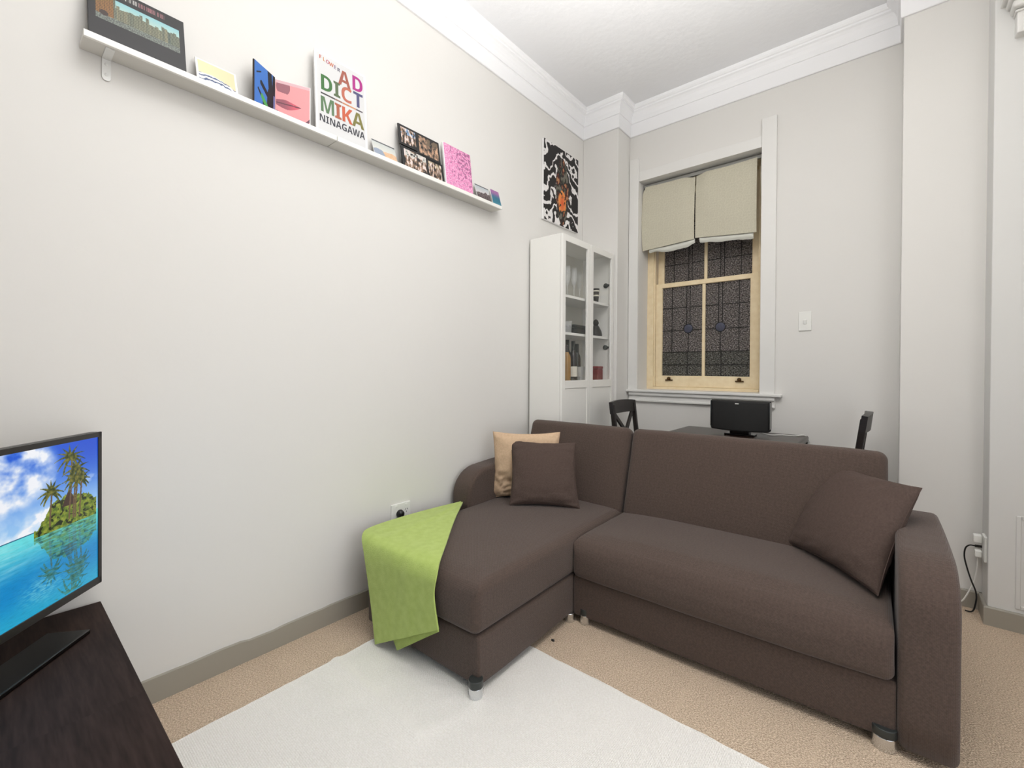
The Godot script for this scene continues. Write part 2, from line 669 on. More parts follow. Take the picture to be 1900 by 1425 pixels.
	rbox(st, Vector3(2.312, 2.612, -2.945), Vector3(2.75, 2.716, -2.893), 0.005, 2)
	rbox(st, Vector3(2.306, 2.700, -2.945), Vector3(2.75, 2.710, -2.885), 0.004, 2)
	structure("trim_4", st, mats.trim_white)
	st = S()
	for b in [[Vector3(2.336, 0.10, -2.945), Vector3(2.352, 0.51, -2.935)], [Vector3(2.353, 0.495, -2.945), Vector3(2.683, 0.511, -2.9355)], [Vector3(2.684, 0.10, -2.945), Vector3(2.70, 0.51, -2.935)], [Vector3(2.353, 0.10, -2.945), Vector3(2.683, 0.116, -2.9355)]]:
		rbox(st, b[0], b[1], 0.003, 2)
	structure("trim_5", st, mats.wall_paint_darker)


# ------------------------------------------------------------------ the window with its blind
func build_window() -> void:
	var w := Node3D.new()
	w.name = "window_1"
	w.set_meta("kind", "structure")
	add_child(w)
	var white: Material = mats.trim_white
	var cream: Material = mats.cream_paint
	for x in [[0.311, 0.388], [1.246, 1.334]]:
		part(w, "casing", box(Vector3(x[0], 0.985, -3.332), Vector3(x[1], 2.803, -3.312), 0.004), white)
	part(w, "head_board", box(Vector3(0.388, 2.62, -3.332), Vector3(1.246, 2.695, -3.322), 0.002), white)
	var st := S()
	rbox(st, Vector3(0.293, 0.972, -3.36), Vector3(1.376, 0.992, -3.285), 0.006, 3)
	rbox(st, Vector3(0.388, 0.976, -3.50), Vector3(1.246, 0.992, -3.34), 0.002, 1)
	part(w, "sill", st, white)
	st = S()
	rbox(st, Vector3(0.322, 0.905, -3.332), Vector3(1.336, 0.974, -3.314), 0.003, 2)
	rbox(st, Vector3(0.322, 0.945, -3.32), Vector3(1.336, 0.974, -3.298), 0.008, 3)
	rbox(st, Vector3(0.322, 0.898, -3.332), Vector3(1.336, 0.915, -3.306), 0.006, 3)
	part(w, "apron", st, white)
	# plastered sides of the opening
	for x in [[0.384, 0.3885], [1.2455, 1.25]]:
		part(w, "reveal", box(Vector3(x[0], 0.99, -3.50), Vector3(x[1], 2.62, -3.33), 0.001), mats.wall_paint)
	# box frame
	for x in [[0.388, 0.441], [1.205, 1.246]]:
		part(w, "frame", box(Vector3(x[0], 0.99, -3.60), Vector3(x[1], 2.62, -3.497), 0.003), cream)
	part(w, "frame", box(Vector3(0.441, 2.575, -3.60), Vector3(1.205, 2.62, -3.497), 0.003), cream)
	part(w, "frame", box(Vector3(0.441, 0.985, -3.60), Vector3(1.205, 1.012, -3.497), 0.003), cream)
	for x in [[0.441, 0.452], [1.194, 1.205]]:
		part(w, "stop_bead", box(Vector3(x[0], 1.012, -3.52), Vector3(x[1], 2.575, -3.503), 0.004), cream)
	sash(w, 0.452, 1.194, 1.012, 1.835, -3.535, 0.052, 0.088, 0.036, true)
	sash(w, 0.452, 1.194, 1.80, 2.575, -3.575, 0.05, 0.036, 0.05, false)
	# the sash lifts and the worn corner of the sill
	for x in [0.566, 1.078]:
		st = S()
		rbox(st, Vector3(x - 0.028, 1.060, -3.519), Vector3(x + 0.028, 1.070, -3.503), 0.003, 2)
		lathe(st, PackedVector2Array([Vector2(0.0, 0.0), Vector2(0.012, 0.0), Vector2(0.014, 0.008), Vector2(0.009, 0.018), Vector2(0.0, 0.02)]), 12, Transform3D(Basis(Vector3.RIGHT, -PI / 2) * 1.0, Vector3(x, 1.078, -3.512)).rotated_local(Vector3.RIGHT, PI))
		rbox(st, Vector3(x - 0.012, 1.066, -3.517), Vector3(x + 0.012, 1.088, -3.506), 0.004, 2)
		part(w, "sash_lift", st, mats.brass)
	# roman blind: two hanging panels that meet at a pleat
	var b := thing("roman_blind", "oatmeal linen roman blind half lowered in the stained-glass window, sagging to the left", "blind", Vector3(0.8, 2.0, -3.39))
	part(b, "headrail", box(Vector3(0.395, 2.585, -3.425), Vector3(1.235, 2.61, -3.40), 0.003), mats.grey_plastic)
	for k in 2:
		var x0: float = [0.395, 0.800][k]
		var x1: float = [0.792, 1.206][k]
		var nn := noise(70 + k, 1.0, 2)
		var rows := []
		for i in 26:
			var t := i / 25.0
			var row := PackedVector3Array()
			for j in 22:
				var s := j / 21.0
				var top := 2.588 - 0.006 * sin(s * PI) - (0.012 * smoothstep(0.75, 1.0, s) if k == 0 else 0.010 * smoothstep(0.2, 0.0, s))
				var bot: float = lerpf(2.086, 2.112, s) if k == 0 else lerpf(2.118, 2.082, s)
				var y := lerpf(top, bot, t)
				var edge := 1.0 - s if k == 1 else s
				var pleat := 0.022 * smoothstep(0.80, 1.0, edge) * (1.0 - t * 0.75)
				var x := lerpf(x0, x1, s)
				if k == 0:
					x -= 0.006 * sin(t * PI) * (1.0 - s)
					x += 0.02 * smoothstep(0.55, 0.0, t) * smoothstep(0.12, 0.0, t) * (1.0 - s)
				var zz := -3.385 - pleat + 0.010 * sin(t * PI * 0.9) + 0.005 * nn.get_noise_2d(s * 2.2, t * 2.2)
				row.append(Vector3(x, y, zz))
			rows.append(row)
		st = S()
		sheet(st, rows, 0.003)
		part(b, "blind_panel", st, mats.blind_linen)
		rows = []
		for i in 8:
			var t := i / 7.0
			var row := PackedVector3Array()
			for j in 22:
				var s := j / 21.0
				var y0: float = lerpf(2.096, 2.118, s) if k == 0 else lerpf(2.124, 2.092, s)
				var drop := 0.045 if k == 1 else 0.030 + 0.022 * smoothstep(0.1, 0.5, s) * smoothstep(1.0, 0.8, s)
				drop += 0.006 * nn.get_noise_2d(s * 4.0, 7.0)
				row.append(Vector3(lerpf(x0 + 0.05 if k == 0 else x0 + 0.03, x1 - 0.02 if k == 1 else x1 + 0.004, s), y0 - drop * t, -3.402 + 0.012 * sin(t * PI) + 0.003 * nn.get_noise_2d(s * 5.0, t)))
			rows.append(row)
		st = S()
		sheet(st, rows, 0.003)
		part(b, "lining", st, mats.blind_lining, "pale lining showing under the blind")
	st = S()
	tube(st, curve([Vector3(1.232, 2.60, -3.385), Vector3(1.230, 2.45, -3.388), Vector3(1.234, 2.3, -3.385)], 10), 0.002, 6)
	part(b, "cord", st, mats.white_plastic)


func sash(w: Node3D, x0: float, x1: float, y0: float, y1: float, z: float, stile: float, low: float, high: float, lower: bool) -> void:
	var cream: Material = mats.cream_paint
	var sash_ := part(w, "sash", S_frame(x0, x1, y0, y1, z, stile, low, high), cream)
	var gx0 := x0 + stile - 0.006
	var gx1 := x1 - stile + 0.006
	var gy0 := y0 + low - 0.006
	var gy1 := y1 - high + 0.006
	var mid := (x0 + x1) / 2
	part(sash_, "muntin", box(Vector3(mid - 0.011, gy0, z - 0.012), Vector3(mid + 0.011, gy1, z + 0.014), 0.004), cream)
	# leaded lights: cells in fractions of one half, measured from the outer edge; the other half mirrors it
	var cells := []
	if lower:
		cells = [[0, 0.25, 0.76, 1.0, 0], [0.25, 0.60, 0.76, 1.0, 1], [0.60, 0.68, 0.54, 1.0, 0], [0.68, 1.0, 0.76, 1.0, 1], [0, 0.25, 0.51, 0.76, 1], [0.25, 0.60, 0.51, 0.76, 0], [0.68, 1.0, 0.51, 0.76, 0], [0, 0.25, 0.27, 0.51, 0], [0.25, 0.64, 0.27, 0.51, 1], [0.64, 1.0, 0.27, 0.51, 0], [0, 0.62, 0.13, 0.27, 2], [0.62, 1.0, 0.13, 0.27, 2], [0, 0.62, 0.0, 0.13, 2], [0.62, 1.0, 0.0, 0.13, 2], [0.60, 0.68, 0.51, 0.54, 0]]
	else:
		cells = [[0, 0.25, 0.0, 0.22, 0], [0.25, 0.60, 0.0, 0.22, 1], [0.60, 0.68, 0.0, 0.6, 0], [0.68, 1.0, 0.0, 0.22, 1], [0, 0.25, 0.22, 0.6, 1], [0.25, 0.60, 0.22, 0.6, 0], [0.68, 1.0, 0.22, 0.6, 0], [0, 0.5, 0.6, 1.0, 0], [0.5, 1.0, 0.6, 1.0, 1]]
	var leads := S()
	var glass := [mats.cathedral_glass, mats.cathedral_glass, mats.smoky_glass]
	for half in 2:
		var a := gx0 if half == 0 else gx1
		var b := mid
		for c in cells:
			var xa := lerpf(a, b, c[0])
			var xb := lerpf(a, b, c[1])
			var lo := Vector3(minf(xa, xb), lerpf(gy0, gy1, c[2]), z - 0.003)
			var hi := Vector3(maxf(xa, xb), lerpf(gy0, gy1, c[3]), z)
			var st := S()
			var tip := Transform3D(Basis(Vector3.UP, 0.012 * sin(c[0] * 40.0 + c[2] * 23.0 + half)), (lo + hi) / 2)
			rbox(st, lo - (lo + hi) / 2, hi - (lo + hi) / 2, 0.001, 1, Vector3i(1, 1, 1), null, tip)
			part(sash_, "glass_piece", st, glass[c[4]])
			for e in [[Vector3(lo.x, lo.y, z), Vector3(hi.x, lo.y, z)], [Vector3(lo.x, lo.y, z), Vector3(lo.x, hi.y, z)]]:
				bar(leads, e[0], e[1], 0.005, 0.006, 0.002, Vector3(0, 0, 1))
		if lower:
			var cx := lerpf(a, b, 0.64)
			var cy := lerpf(gy0, gy1, 0.525)
			var st := S()
			lathe(st, PackedVector2Array([Vector2(0, 0.004), Vector2(0.030, 0.003), Vector2(0.034, 0.0)]), 24, Transform3D(Basis(Vector3.RIGHT, PI / 2), Vector3(cx, cy, z + 0.001)))
			part(sash_, "glass_roundel", st, mats.blue_glass, "dark blue glass roundel")
			var ring := PackedVector3Array()
			for k in 25:
				ring.append(Vector3(cx + cos(TAU * k / 24) * 0.035, cy + sin(TAU * k / 24) * 0.035, z + 0.001))
			tube(leads, ring, 0.003, 6)
	part(sash_, "lead_came", leads, mats.lead)


func S_frame(x0: float, x1: float, y0: float, y1: float, z: float, stile: float, low: float, high: float) -> SurfaceTool:
	var st := S()
	rbox(st, Vector3(x0, y0, z - 0.02), Vector3(x0 + stile, y1, z + 0.018), 0.004, 2)
	rbox(st, Vector3(x1 - stile, y0, z - 0.02), Vector3(x1, y1, z + 0.018), 0.004, 2)
	rbox(st, Vector3(x0 + stile - 0.004, y0, z - 0.02), Vector3(x1 - stile + 0.004, y0 + low, z + 0.018), 0.004, 2)
	rbox(st, Vector3(x0 + stile - 0.004, y1 - high, z - 0.02), Vector3(x1 - stile + 0.004, y1, z + 0.018), 0.004, 2)
	return st


# ------------------------------------------------------------------ the corner sofa (all in its own slightly turned axes)
func soft_box(lo: Vector3, hi: Vector3, r: float, crown: Vector3, seg := 4, mid := Vector3i(14, 4, 14), r_front := 0.0) -> SurfaceTool:
	var st := S()
	var c := (lo + hi) / 2
	var h := (hi - lo) / 2
	var nn := noise_b
	var f := func(p: Vector3) -> Vector3:
		var q := (p - c) / h
		var o := p
		for a in 3:
			var b := (a + 1) % 3
			var d := (a + 2) % 3
			o[a] += crown[a] * signf(q[a]) * smoothstep(0.2, 1.0, absf(q[a])) * (1.0 - pow(absf(q[b]), 4.0)) * (1.0 - pow(absf(q[d]), 4.0))
		o += Vector3(nn.get_noise_3d(p.x * 3.0, p.y * 3.0, p.z * 3.0), nn.get_noise_3d(p.x * 3.0 + 9.0, p.y * 3.0, p.z * 3.0), nn.get_noise_3d(p.x * 3.0, p.y * 3.0 + 5.0, p.z * 3.0)) * 0.003
		if r_front > 0.0:
			# the top front edge is fuller: pull it in along a larger radius
			var dz: float = maxf(0.0, r_front - (hi.z - o.z))
			var dy: float = maxf(0.0, r_front - (hi.y - o.y))
			var l := sqrt(dz * dz + dy * dy)
			if dz > 0.0 and dy > 0.0 and l > r_front:
				o.z = hi.z - r_front + dz * r_front / l
				o.y = hi.y - r_front + dy * r_front / l
		return o
	rbox(st, lo, hi, r, seg, mid, f)
	st.index()
	st.generate_normals()
	return st


func build_sofa() -> void:
	var fab: Material = mats.brown_fabric
	var s := thing("corner_sofa", "dark brown fabric corner sofa with chaise and chrome feet on the beige carpet", "sofa", Vector3(1.06, 0.0, -1.85), SOFA_TURN)
	part(s, "seat_base", soft_box(Vector3(0.856, 0.03, -2.30), Vector3(1.974, 0.208, -1.712), 0.012, Vector3(0, 0, 0.003), 3, Vector3i(20, 4, 8)), fab)
	part(s, "chaise_base", soft_box(Vector3(0.188, 0.03, -2.30), Vector3(0.853, 0.208, -1.088), 0.012, Vector3(0.002, 0, 0.003), 3, Vector3i(12, 4, 18)), fab)
	part(s, "seat_cushion", soft_box(Vector3(0.860, 0.209, -2.30), Vector3(1.970, 0.378, -1.690), 0.028, Vector3(0.0, 0.022, 0.008), 5, Vector3i(26, 6, 16), 0.075), fab)
	part(s, "chaise_cushion", soft_box(Vector3(0.184, 0.209, -2.30), Vector3(0.858, 0.388, -1.070), 0.034, Vector3(0.004, 0.016, 0.006), 5, Vector3i(18, 6, 26), 0.06), fab)
	# arms: upright front that rolls back over the top
	var prof := PackedVector2Array([Vector2(0.0, 0.03), Vector2(0.0, 0.12), Vector2(0.0, 0.22), Vector2(0.0, 0.32), Vector2(0.0, 0.42)])
	for k in 13:
		var t := PI / 2 * k / 12.0
		prof.append(Vector2(0.17 - 0.17 * cos(t), 0.44 + 0.145 * sin(t)))
	for q in [Vector2(0.26, 0.592), Vector2(0.38, 0.598), Vector2(0.5, 0.60), Vector2(0.6, 0.60), Vector2(0.66, 0.58), Vector2(0.68, 0.55), Vector2(0.68, 0.4), Vector2(0.68, 0.2), Vector2(0.68, 0.03), Vector2(0.34, 0.03)]:
		prof.append(q)
	for x in [[0.072, 0.205], [1.976, 2.112]]:
		var st := S()
		var w: float = x[1] - x[0]
		# local x of the profile runs to the back (-z), extrusion runs along x
		slab(st, prof, w, 0.022, 4, Transform3D(Basis(Vector3(0, 0, -1), Vector3(0, 1, 0), Vector3(1, 0, 0)), Vector3((x[0] + x[1]) / 2, 0, -1.70)))
		part(s, "arm", st, fab)
	# leaning backrests
	for x in [[0.168, 0.858], [0.868, 1.963]]:
		var lean := Transform3D(Basis(Vector3.RIGHT, -0.30), Vector3(0, 0.36, -2.178))
		var st := soft_box(Vector3(x[0], 0.0, -0.088), Vector3(x[1], 0.482, 0.0), 0.035, Vector3(0.0, 0.004, 0.014), 5, Vector3i(20, 12, 4))
		var turned := S()
		turned.append_from(st.commit(), 0, lean)
		part(s, "backrest", turned, fab)
	part(s, "back_panel", soft_box(Vector3(0.10, 0.03, -2.405), Vector3(2.09, 0.52, -2.34), 0.015, Vector3.ZERO, 3, Vector3i(12, 6, 2)), fab)
	# feet: chrome drum with a dark bracket plate set into the corner
	for f in [[0.847, -1.082, 0.0245], [0.912, -1.728, 0.022], [0.848, -1.70, 0.022], [1.948, -1.722, 0.031], [0.225, -1.12, 0.022], [0.2, -2.4, 0.022], [2.0, -2.4, 0.022]]:
		var st := S()
		var y0 := 0.006 if f[1] > -1.4 else 0.0
		drum(st, Vector3(f[0], y0, f[1]), f[2], 0.042 - y0, 0.003)
		var foot := part(s, "foot", st, mats.chrome, "round chrome foot")
		if f[1] > -1.71 and f[1] < -1.2 or f[1] < -2.0:
			continue
		st = S()
		drum(st, Vector3(f[0], 0.041, f[1]), f[2] + 0.001, 0.026, 0.002)
		part(foot, "bracket", st, mats.dark_chrome)


# ------------------------------------------------------------------ cushions and throw
func pillow(ctr: Vector3, X: Vector3, Y: Vector3, thick: float, bow: float, seed_: int, crumple: float, at_corner := Vector2.ZERO) -> SurfaceTool:
	var st := S()
	var n := X.cross(Y).normalized()
	var nn := noise(seed_, 1.0, 3)
	var N := 34
	for face in [1.0, -1.0]:
		var rows := []
		for i in N + 1:
			var row := PackedVector3Array()
			for j in N + 1:
				var u := sin((2.0 * j / N - 1.0) * PI / 2)
				var v := sin((2.0 * i / N - 1.0) * PI / 2)
				var fat := pow(maxf(0.0, (1.0 - u * u) * (1.0 - v * v)), 0.42)
				var px := u * (1.0 - bow * (1.0 - v * v) * u * u)
				var py := v * (1.0 - bow * (1.0 - u * u) * v * v)
				var p: Vector3 = ctr + X * px / 2 + Y * py / 2 + n * face * thick / 2 * fat
				var edge := maxf(absf(u), absf(v))
				var amp := 0.004 * smoothstep(0.3, 0.85, edge) * (1.0 - smoothstep(0.93, 1.0, edge))
				var near := 1.0
				if at_corner != Vector2.ZERO:
					near = smoothstep(1.15, 0.1, Vector2(u, v).distance_to(at_corner))
				var wr := nn.get_noise_2d(u * 2.0 + 3.0, v * 3.6)
				var ridge := 1.0 - absf(nn.get_noise_2d(u * 1.1 + 8.0, v * 3.0 + u * 0.8)) * 2.0
				p += n * face * (amp * wr * 2.0 + crumple * near * (ridge - 0.5) * pow(fat, 0.5))
				row.append(p)
			rows.append(row)
		for i in N:
			for j in N:
				var q := [rows[i][j], rows[i][j + 1], rows[i + 1][j + 1], rows[i + 1][j]]
				if face < 0:
					q.reverse()
				for t in [[0, 2, 1], [0, 3, 2]]:
					for k in t:
						st.set_smooth_group(1 if face > 0 else 2)
						st.add_vertex(q[k])
	st.generate_normals()
	return st


func piping(ctr: Vector3, X: Vector3, Y: Vector3, bow: float, r: float) -> SurfaceTool:
	var st := S()
	var pts := PackedVector3Array()
	for side in 4:
		for k in 20:
			var t := 2.0 * k / 20 - 1.0
			var u: float = [t, 1.0, -t, -1.0][side]
			var v: float = [-1.0, t, 1.0, -t][side]
			pts.append(ctr + X * u * (1.0 - bow * (1.0 - v * v) * u * u) / 2 + Y * v * (1.0 - bow * (1.0 - u * u) * v * v) / 2)
	pts.append(pts[0])
	tube(st, pts, r, 6)
	return st


func build_pillows() -> void:
	var list := [
		["throw_pillow", "dark brown square cushion leaning in front of the beige cushion on the chaise", Vector3(0.492, 0.568, -2.000), Vector3(0.305, -0.011, -0.205), Vector3(-0.105, 0.318, -0.135), 0.125, 91, 0.0, Vector2.ZERO, "brown_cushion"],
		["throw_pillow", "crumpled beige cushion standing against the left sofa arm", Vector3(0.350, 0.588, -2.022), Vector3(0.325, 0.006, -0.200), Vector3(0.000, 0.375, -0.005), 0.11, 95, 0.034, Vector2(-0.85, -0.7), "beige_cushion"],
		["throw_pillow", "large dark brown cushion tilted against the right sofa arm", Vector3(1.842, 0.566, -2.150), Vector3(0.292, -0.006, 0.322), Vector3(0.117, 0.322, -0.235), 0.14, 99, 0.006, Vector2(0.95, -0.5), "brown_cushion"],
	]
	for d in list:
		var ctr: Vector3 = d[2]
		var t := thing(d[0], d[1], "cushion", ctr - Vector3(0, 0.17, 0), SOFA_TURN)
		var m: Material = mats[d[9]]
		var bow := 0.075
		part(t, "cover", pillow(ctr, d[3] * 1.02, d[4] * 1.02, d[5], bow, d[6], d[7], d[8]), m)
		part(t, "seam", piping(ctr, d[3] * 1.02, d[4] * 1.02, bow, 0.0022), m)


func build_throw() -> void:
	var t := thing("throw_blanket", "lime green fleece throw draped over the left front corner of the chaise", "blanket", Vector3(0.4, 0.0, -1.06), SOFA_TURN)
	var y := 0.412
	var left := curve([Vector3(0.125, y - 0.012, -1.700), Vector3(0.119, y - 0.004, -1.50), Vector3(0.118, y, -1.30), Vector3(0.128, y, -1.14), Vector3(0.165, y - 0.008, -1.075), Vector3(0.226, 0.345, -1.047), Vector3(0.258, 0.25, -1.045), Vector3(0.29, 0.14, -1.043), Vector3(0.335, 0.012, -1.032)], 56)
	var right := curve([Vector3(0.150, y - 0.006, -1.715), Vector3(0.30, y + 0.003, -1.52), Vector3(0.42, y + 0.004, -1.37), Vector3(0.54, y + 0.003, -1.225), Vector3(0.645, y, -1.095), Vector3(0.676, 0.375, -1.050), Vector3(0.671, 0.32, -1.046), Vector3(0.683, 0.26, -1.045), Vector3(0.700, 0.202, -1.044)], 56)
	var rows := []
	var nn := noise(44, 1.0, 3)
	for i in left.size():
		var row := PackedVector3Array()
		for j in 29:
			var s := j / 28.0
			var p := left[i].lerp(right[i], s)
			var k := float(i) / (left.size() - 1)
			if k > 0.52 and k < 0.72:
				p.y += 0.004 * sin(s * PI)
			var fold := nn.get_noise_2d(s * 2.0 + k * 1.4, k * 1.3) * 0.008 * sin(s * PI)
			p += Vector3(0, fold, 0) if k < 0.5 else Vector3(0, 0, absf(fold) + 0.004 * smoothstep(0.5, 1.0, k))
			row.append(p)
		rows.append(row)
	var st := S()
	sheet(st, rows, 0.007)
	part(t, "upper_layer", st, mats.green_fleece)
	rows = []
	for i in 14:
		var k := i / 13.0
		var row := PackedVector3Array()
		for j in 13:
			var s := j / 12.0
			var a := Vector3(0.34, 0.16, -1.054).lerp(Vector3(0.450, 0.022, -1.050), k)
			var b := Vector3(0.675, 0.24, -1.055).lerp(Vector3(0.690, 0.185, -1.052), k)
			row.append(a.lerp(b, s) + Vector3(0, 0, 0.003 * sin(s * 7.0)))
		rows.append(row)
	st = S()
	sheet(st, rows, 0.005)
	part(t, "folded_layer", st, mats.green_fleece)


func build_rug() -> void:
	var t := thing("rug", "cream flat-woven rug on the beige carpet in front of the chaise", "rug", Vector3(1.1, 0.0, -0.85))
	var rows := []
	var nn := noise(55, 1.0, 3)
	for i in 91:
		var row := PackedVector3Array()
		for j in 141:
			var u := i / 90.0
			var v := j / 140.0
			var x := lerpf(0.268, 2.35, v) + 0.004 * nn.get_noise_2d(u * 9.0, 1.0) * (1.0 - v)
			var z := lerpf(-1.447, -0.252, u) + 0.006 * nn.get_noise_2d(v * 12.0, 5.0) * (1.0 - u)
			# old fold lines that stand up a little
			var y := 0.0035
			for f in [[Vector2(0.27, -0.882), Vector2(0.80, -0.865)], [Vector2(0.80, -0.865), Vector2(0.86, -1.08)]]:
				var d := Geometry2D.get_closest_point_to_segment(Vector2(x, z), f[0], f[1]).distance_to(Vector2(x, z))
				y += (0.008 if f[0].x < 0.5 else 0.004) * exp(-d * d / 0.00022)
			y += 0.004 * maxf(0.0, nn.get_noise_2d(x * 2.4, z * 2.4))
			row.append(Vector3(x, y, z))
		rows.append(row)
	var st := S()
	sheet(st, rows, 0.005)
	part(t, "weave", st, mats.rug_wool)
	st = S()
	var edge := PackedVector3Array()
	for j in 141:
		edge.append(rows[0][j] + Vector3(0, 0.0015, 0))
	tube(st, edge, 0.0035, 6)
	edge = PackedVector3Array()
	for i in 91:
		edge.append(rows[i][0] + Vector3(0, 0.0015, 0))
	tube(st, edge, 0.0035, 6)
	part(t, "bound_edge", st, mats.rug_wool)


# ------------------------------------------------------------------ glass cabinet and what stands in it
func build_cabinet() -> void:
	var white: Material = mats.white_lacquer
	var c := thing("display_cabinet", "tall white display cabinet with two glazed doors against the left wall", "cabinet", Vector3(0.14, 0.0, -2.77))
	var z0 := -2.420
	var z1 := -3.118
	var top := 2.03
	var xf := 0.264
	part(c, "side_panel", box(Vector3(0.016, 0, z0 - 0.018), Vector3(xf, top, z0), 0.002), white)
	part(c, "side_panel", box(Vector3(0.016, 0, z1), Vector3(xf, top, z1 + 0.018), 0.002), white)
	part(c, "top_panel", box(Vector3(0.016, top - 0.018, z1 + 0.018), Vector3(xf, top, z0 - 0.018), 0.002), white)
	part(c, "plinth", box(Vector3(0.016, 0, z1 + 0.018), Vector3(xf - 0.02, 0.08, z0 - 0.018), 0.002), white)
	part(c, "back_panel", box(Vector3(0.016, 0.08, z1 + 0.018), Vector3(0.022, top - 0.018, z0 - 0.018), 0.0), mats.cabinet_back)
	for y in [0.40, 0.72, 1.055, 1.394, 1.645]:
		part(c, "shelf", box(Vector3(0.022, y - 0.018, z1 + 0.018), Vector3(xf - 0.012, y, z0 - 0.018), 0.001), white)
	var ends := [[z0, -2.772], [-2.776, z1]]
	for k in 2:
		var a: float = ends[k][0]
		var b: float = ends[k][1]
		var st := S()
		var x0 := xf + 0.002
		var x1 := xf + 0.020
		rbox(st, Vector3(x0, 0.085, a - 0.038), Vector3(x1, top - 0.002, a), 0.0025, 2)
		rbox(st, Vector3(x0, 0.085, b), Vector3(x1, top - 0.002, b + 0.038), 0.0025, 2)
		for y in [[0.085, 0.135], [1.018, 1.070], [1.984, top - 0.002]]:
			rbox(st, Vector3(x0, y[0], b + 0.036), Vector3(x1, y[1], a - 0.036), 0.0025, 2)
		var d := part(c, "door", st, white)
		part(d, "glass_pane", box(Vector3(x0 + 0.007, 1.064, b + 0.034), Vector3(x0 + 0.011, 1.990, a - 0.034), 0.0), mats.cabinet_pane)
		part(d, "door_panel", box(Vector3(x0 + 0.004, 0.13, b + 0.034), Vector3(x0 + 0.012, 1.022, a - 0.034), 0.0), white)
		for y in [1.79, 1.315]:
			st = S()
			var zh := b + 0.0185 if k == 1 else a - 0.0185
			var out := 1.0 if k == 1 else -1.0
			lathe(st, PackedVector2Array([Vector2(0, 0), Vector2(0.019, 0), Vector2(0.019, 0.008), Vector2(0.013, 0.014), Vector2(0, 0.014)]), 18, Transform3D(Basis(Vector3.RIGHT, PI / 2 * out), Vector3(0.228, y, zh)))
			rbox(st, Vector3(0.225, y - 0.008, minf(zh, zh + 0.012 * out)), Vector3(x0 + 0.001, y + 0.008, maxf(zh, zh + 0.012 * out)), 0.002, 1)
			part(d, "hinge", st, mats.dark_chrome)
	# flutes on the top shelf
	var flute := PackedVector2Array([Vector2(0, 0), Vector2(0.028, 0.0), Vector2(0.026, 0.004), Vector2(0.005, 0.008), Vector2(0.0035, 0.02), Vector2(0.0035, 0.075), Vector2(0.012, 0.10), Vector2(0.023, 0.14), Vector2(0.024, 0.18), Vector2(0.020, 0.225), Vector2(0.0185, 0.225), Vector2(0.022, 0.18), Vector2(0.021, 0.142), Vector2(0.010, 0.105), Vector2(0, 0.10)])
	var spots := [[0.17, -2.648, "leftmost champagne flute on the cabinet's top left shelf"], [0.17, -2.735, "middle champagne flute of the row on the cabinet's top left shelf"], [0.13, -2.875, "rightmost champagne flute, beside the centre stile of the cabinet"]]
	var first: Node3D
	for s in spots:
		if first == null:
			first = thing("champagne_flute", s[2], "glass", Vector3(s[0], 1.645, s[1]), 0.0, "champagne flutes in the cabinet")
			base_of[first] = Vector3.ZERO
			var st := S()
			lathe(st, flute, 20, Transform3D.IDENTITY)
			part(first, "bowl_and_stem", st, mats.clear_glass)
		else:
			var r: Node3D = first.duplicate()
			r.name = numbered("champagne_flute")
			r.position = Vector3(s[0], 1.645, s[1])
			r.set_meta("label", s[2])
			add_child(r)
	# the small dark cup, the black box, the figurine
	var st2 := S()
	var o := thing("patterned_cup", "small dark patterned cup on the cabinet's top right shelf", "cup", Vector3(0.19, 1.645, -3.015))
	base_of[o] = Vector3.ZERO
	lathe(st2, PackedVector2Array([Vector2(0, 0), Vector2(0.016, 0), Vector2(0.020, 0.04), Vector2(0.026, 0.115), Vector2(0.0245, 0.115), Vector2(0.018, 0.04), Vector2(0, 0.006)]), 20, Transform3D.IDENTITY)
	part(o, "body", st2, mats.dark_bronze)
	for k in 2:
		st2 = S()
		lathe(st2, PackedVector2Array([Vector2(0.0219 + 0.0029 * k, 0.055 + 0.035 * k), Vector2(0.0233 + 0.0028 * k, 0.066 + 0.035 * k)]), 20, Transform3D.IDENTITY)
		part(o, "pale_band", st2, mats.label_paper)
	o = thing("storage_box", "low black box on the middle left shelf of the cabinet", "box", Vector3(0.15, 1.394, -2.79))
	part(o, "body", box(Vector3(0.09, 1.394, -2.895), Vector3(0.205, 1.440, -2.685), 0.004), mats.black_plastic)
	part(o, "lid", box(Vector3(0.086, 1.441, -2.898), Vector3(0.209, 1.462, -2.682), 0.004), mats.frame_black)
	o = thing("glass_tumbler", "small glass tumbler beside the low black box in the cabinet", "glass", Vector3(0.215, 1.394, -2.590))
	base_of[o] = Vector3.ZERO
	st2 = S()
	lathe(st2, PackedVector2Array([Vector2(0, 0), Vector2(0.024, 0), Vector2(0.029, 0.08), Vector2(0.0275, 0.08), Vector2(0.022, 0.006), Vector2(0, 0.006)]), 20, Transform3D.IDENTITY)
	part(o, "wall", st2, mats.clear_glass)
	o = thing("figurine", "dark squat figurine on the middle right shelf of the cabinet", "figurine", Vector3(0.17, 1.394, -3.05))
	base_of[o] = Vector3.ZERO
	st2 = S()
	lathe(st2, PackedVector2Array([Vector2(0, 0), Vector2(0.045, 0), Vector2(0.052, 0.015), Vector2(0.046, 0.045), Vector2(0.030, 0.075), Vector2(0.022, 0.088), Vector2(0, 0.09)]), 22, Transform3D(Basis.from_scale(Vector3(0.9, 1, 1.1)), Vector3.ZERO))
	part(o, "body", st2, mats.dark_bronze)
	st2 = S()
	lathe(st2, PackedVector2Array([Vector2(0, -0.024), Vector2(0.016, -0.018), Vector2(0.024, 0.0), Vector2(0.017, 0.02), Vector2(0.006, 0.028), Vector2(0, 0.03)]), 18, Transform3D(Basis.IDENTITY, Vector3(0, 0.108, 0)))
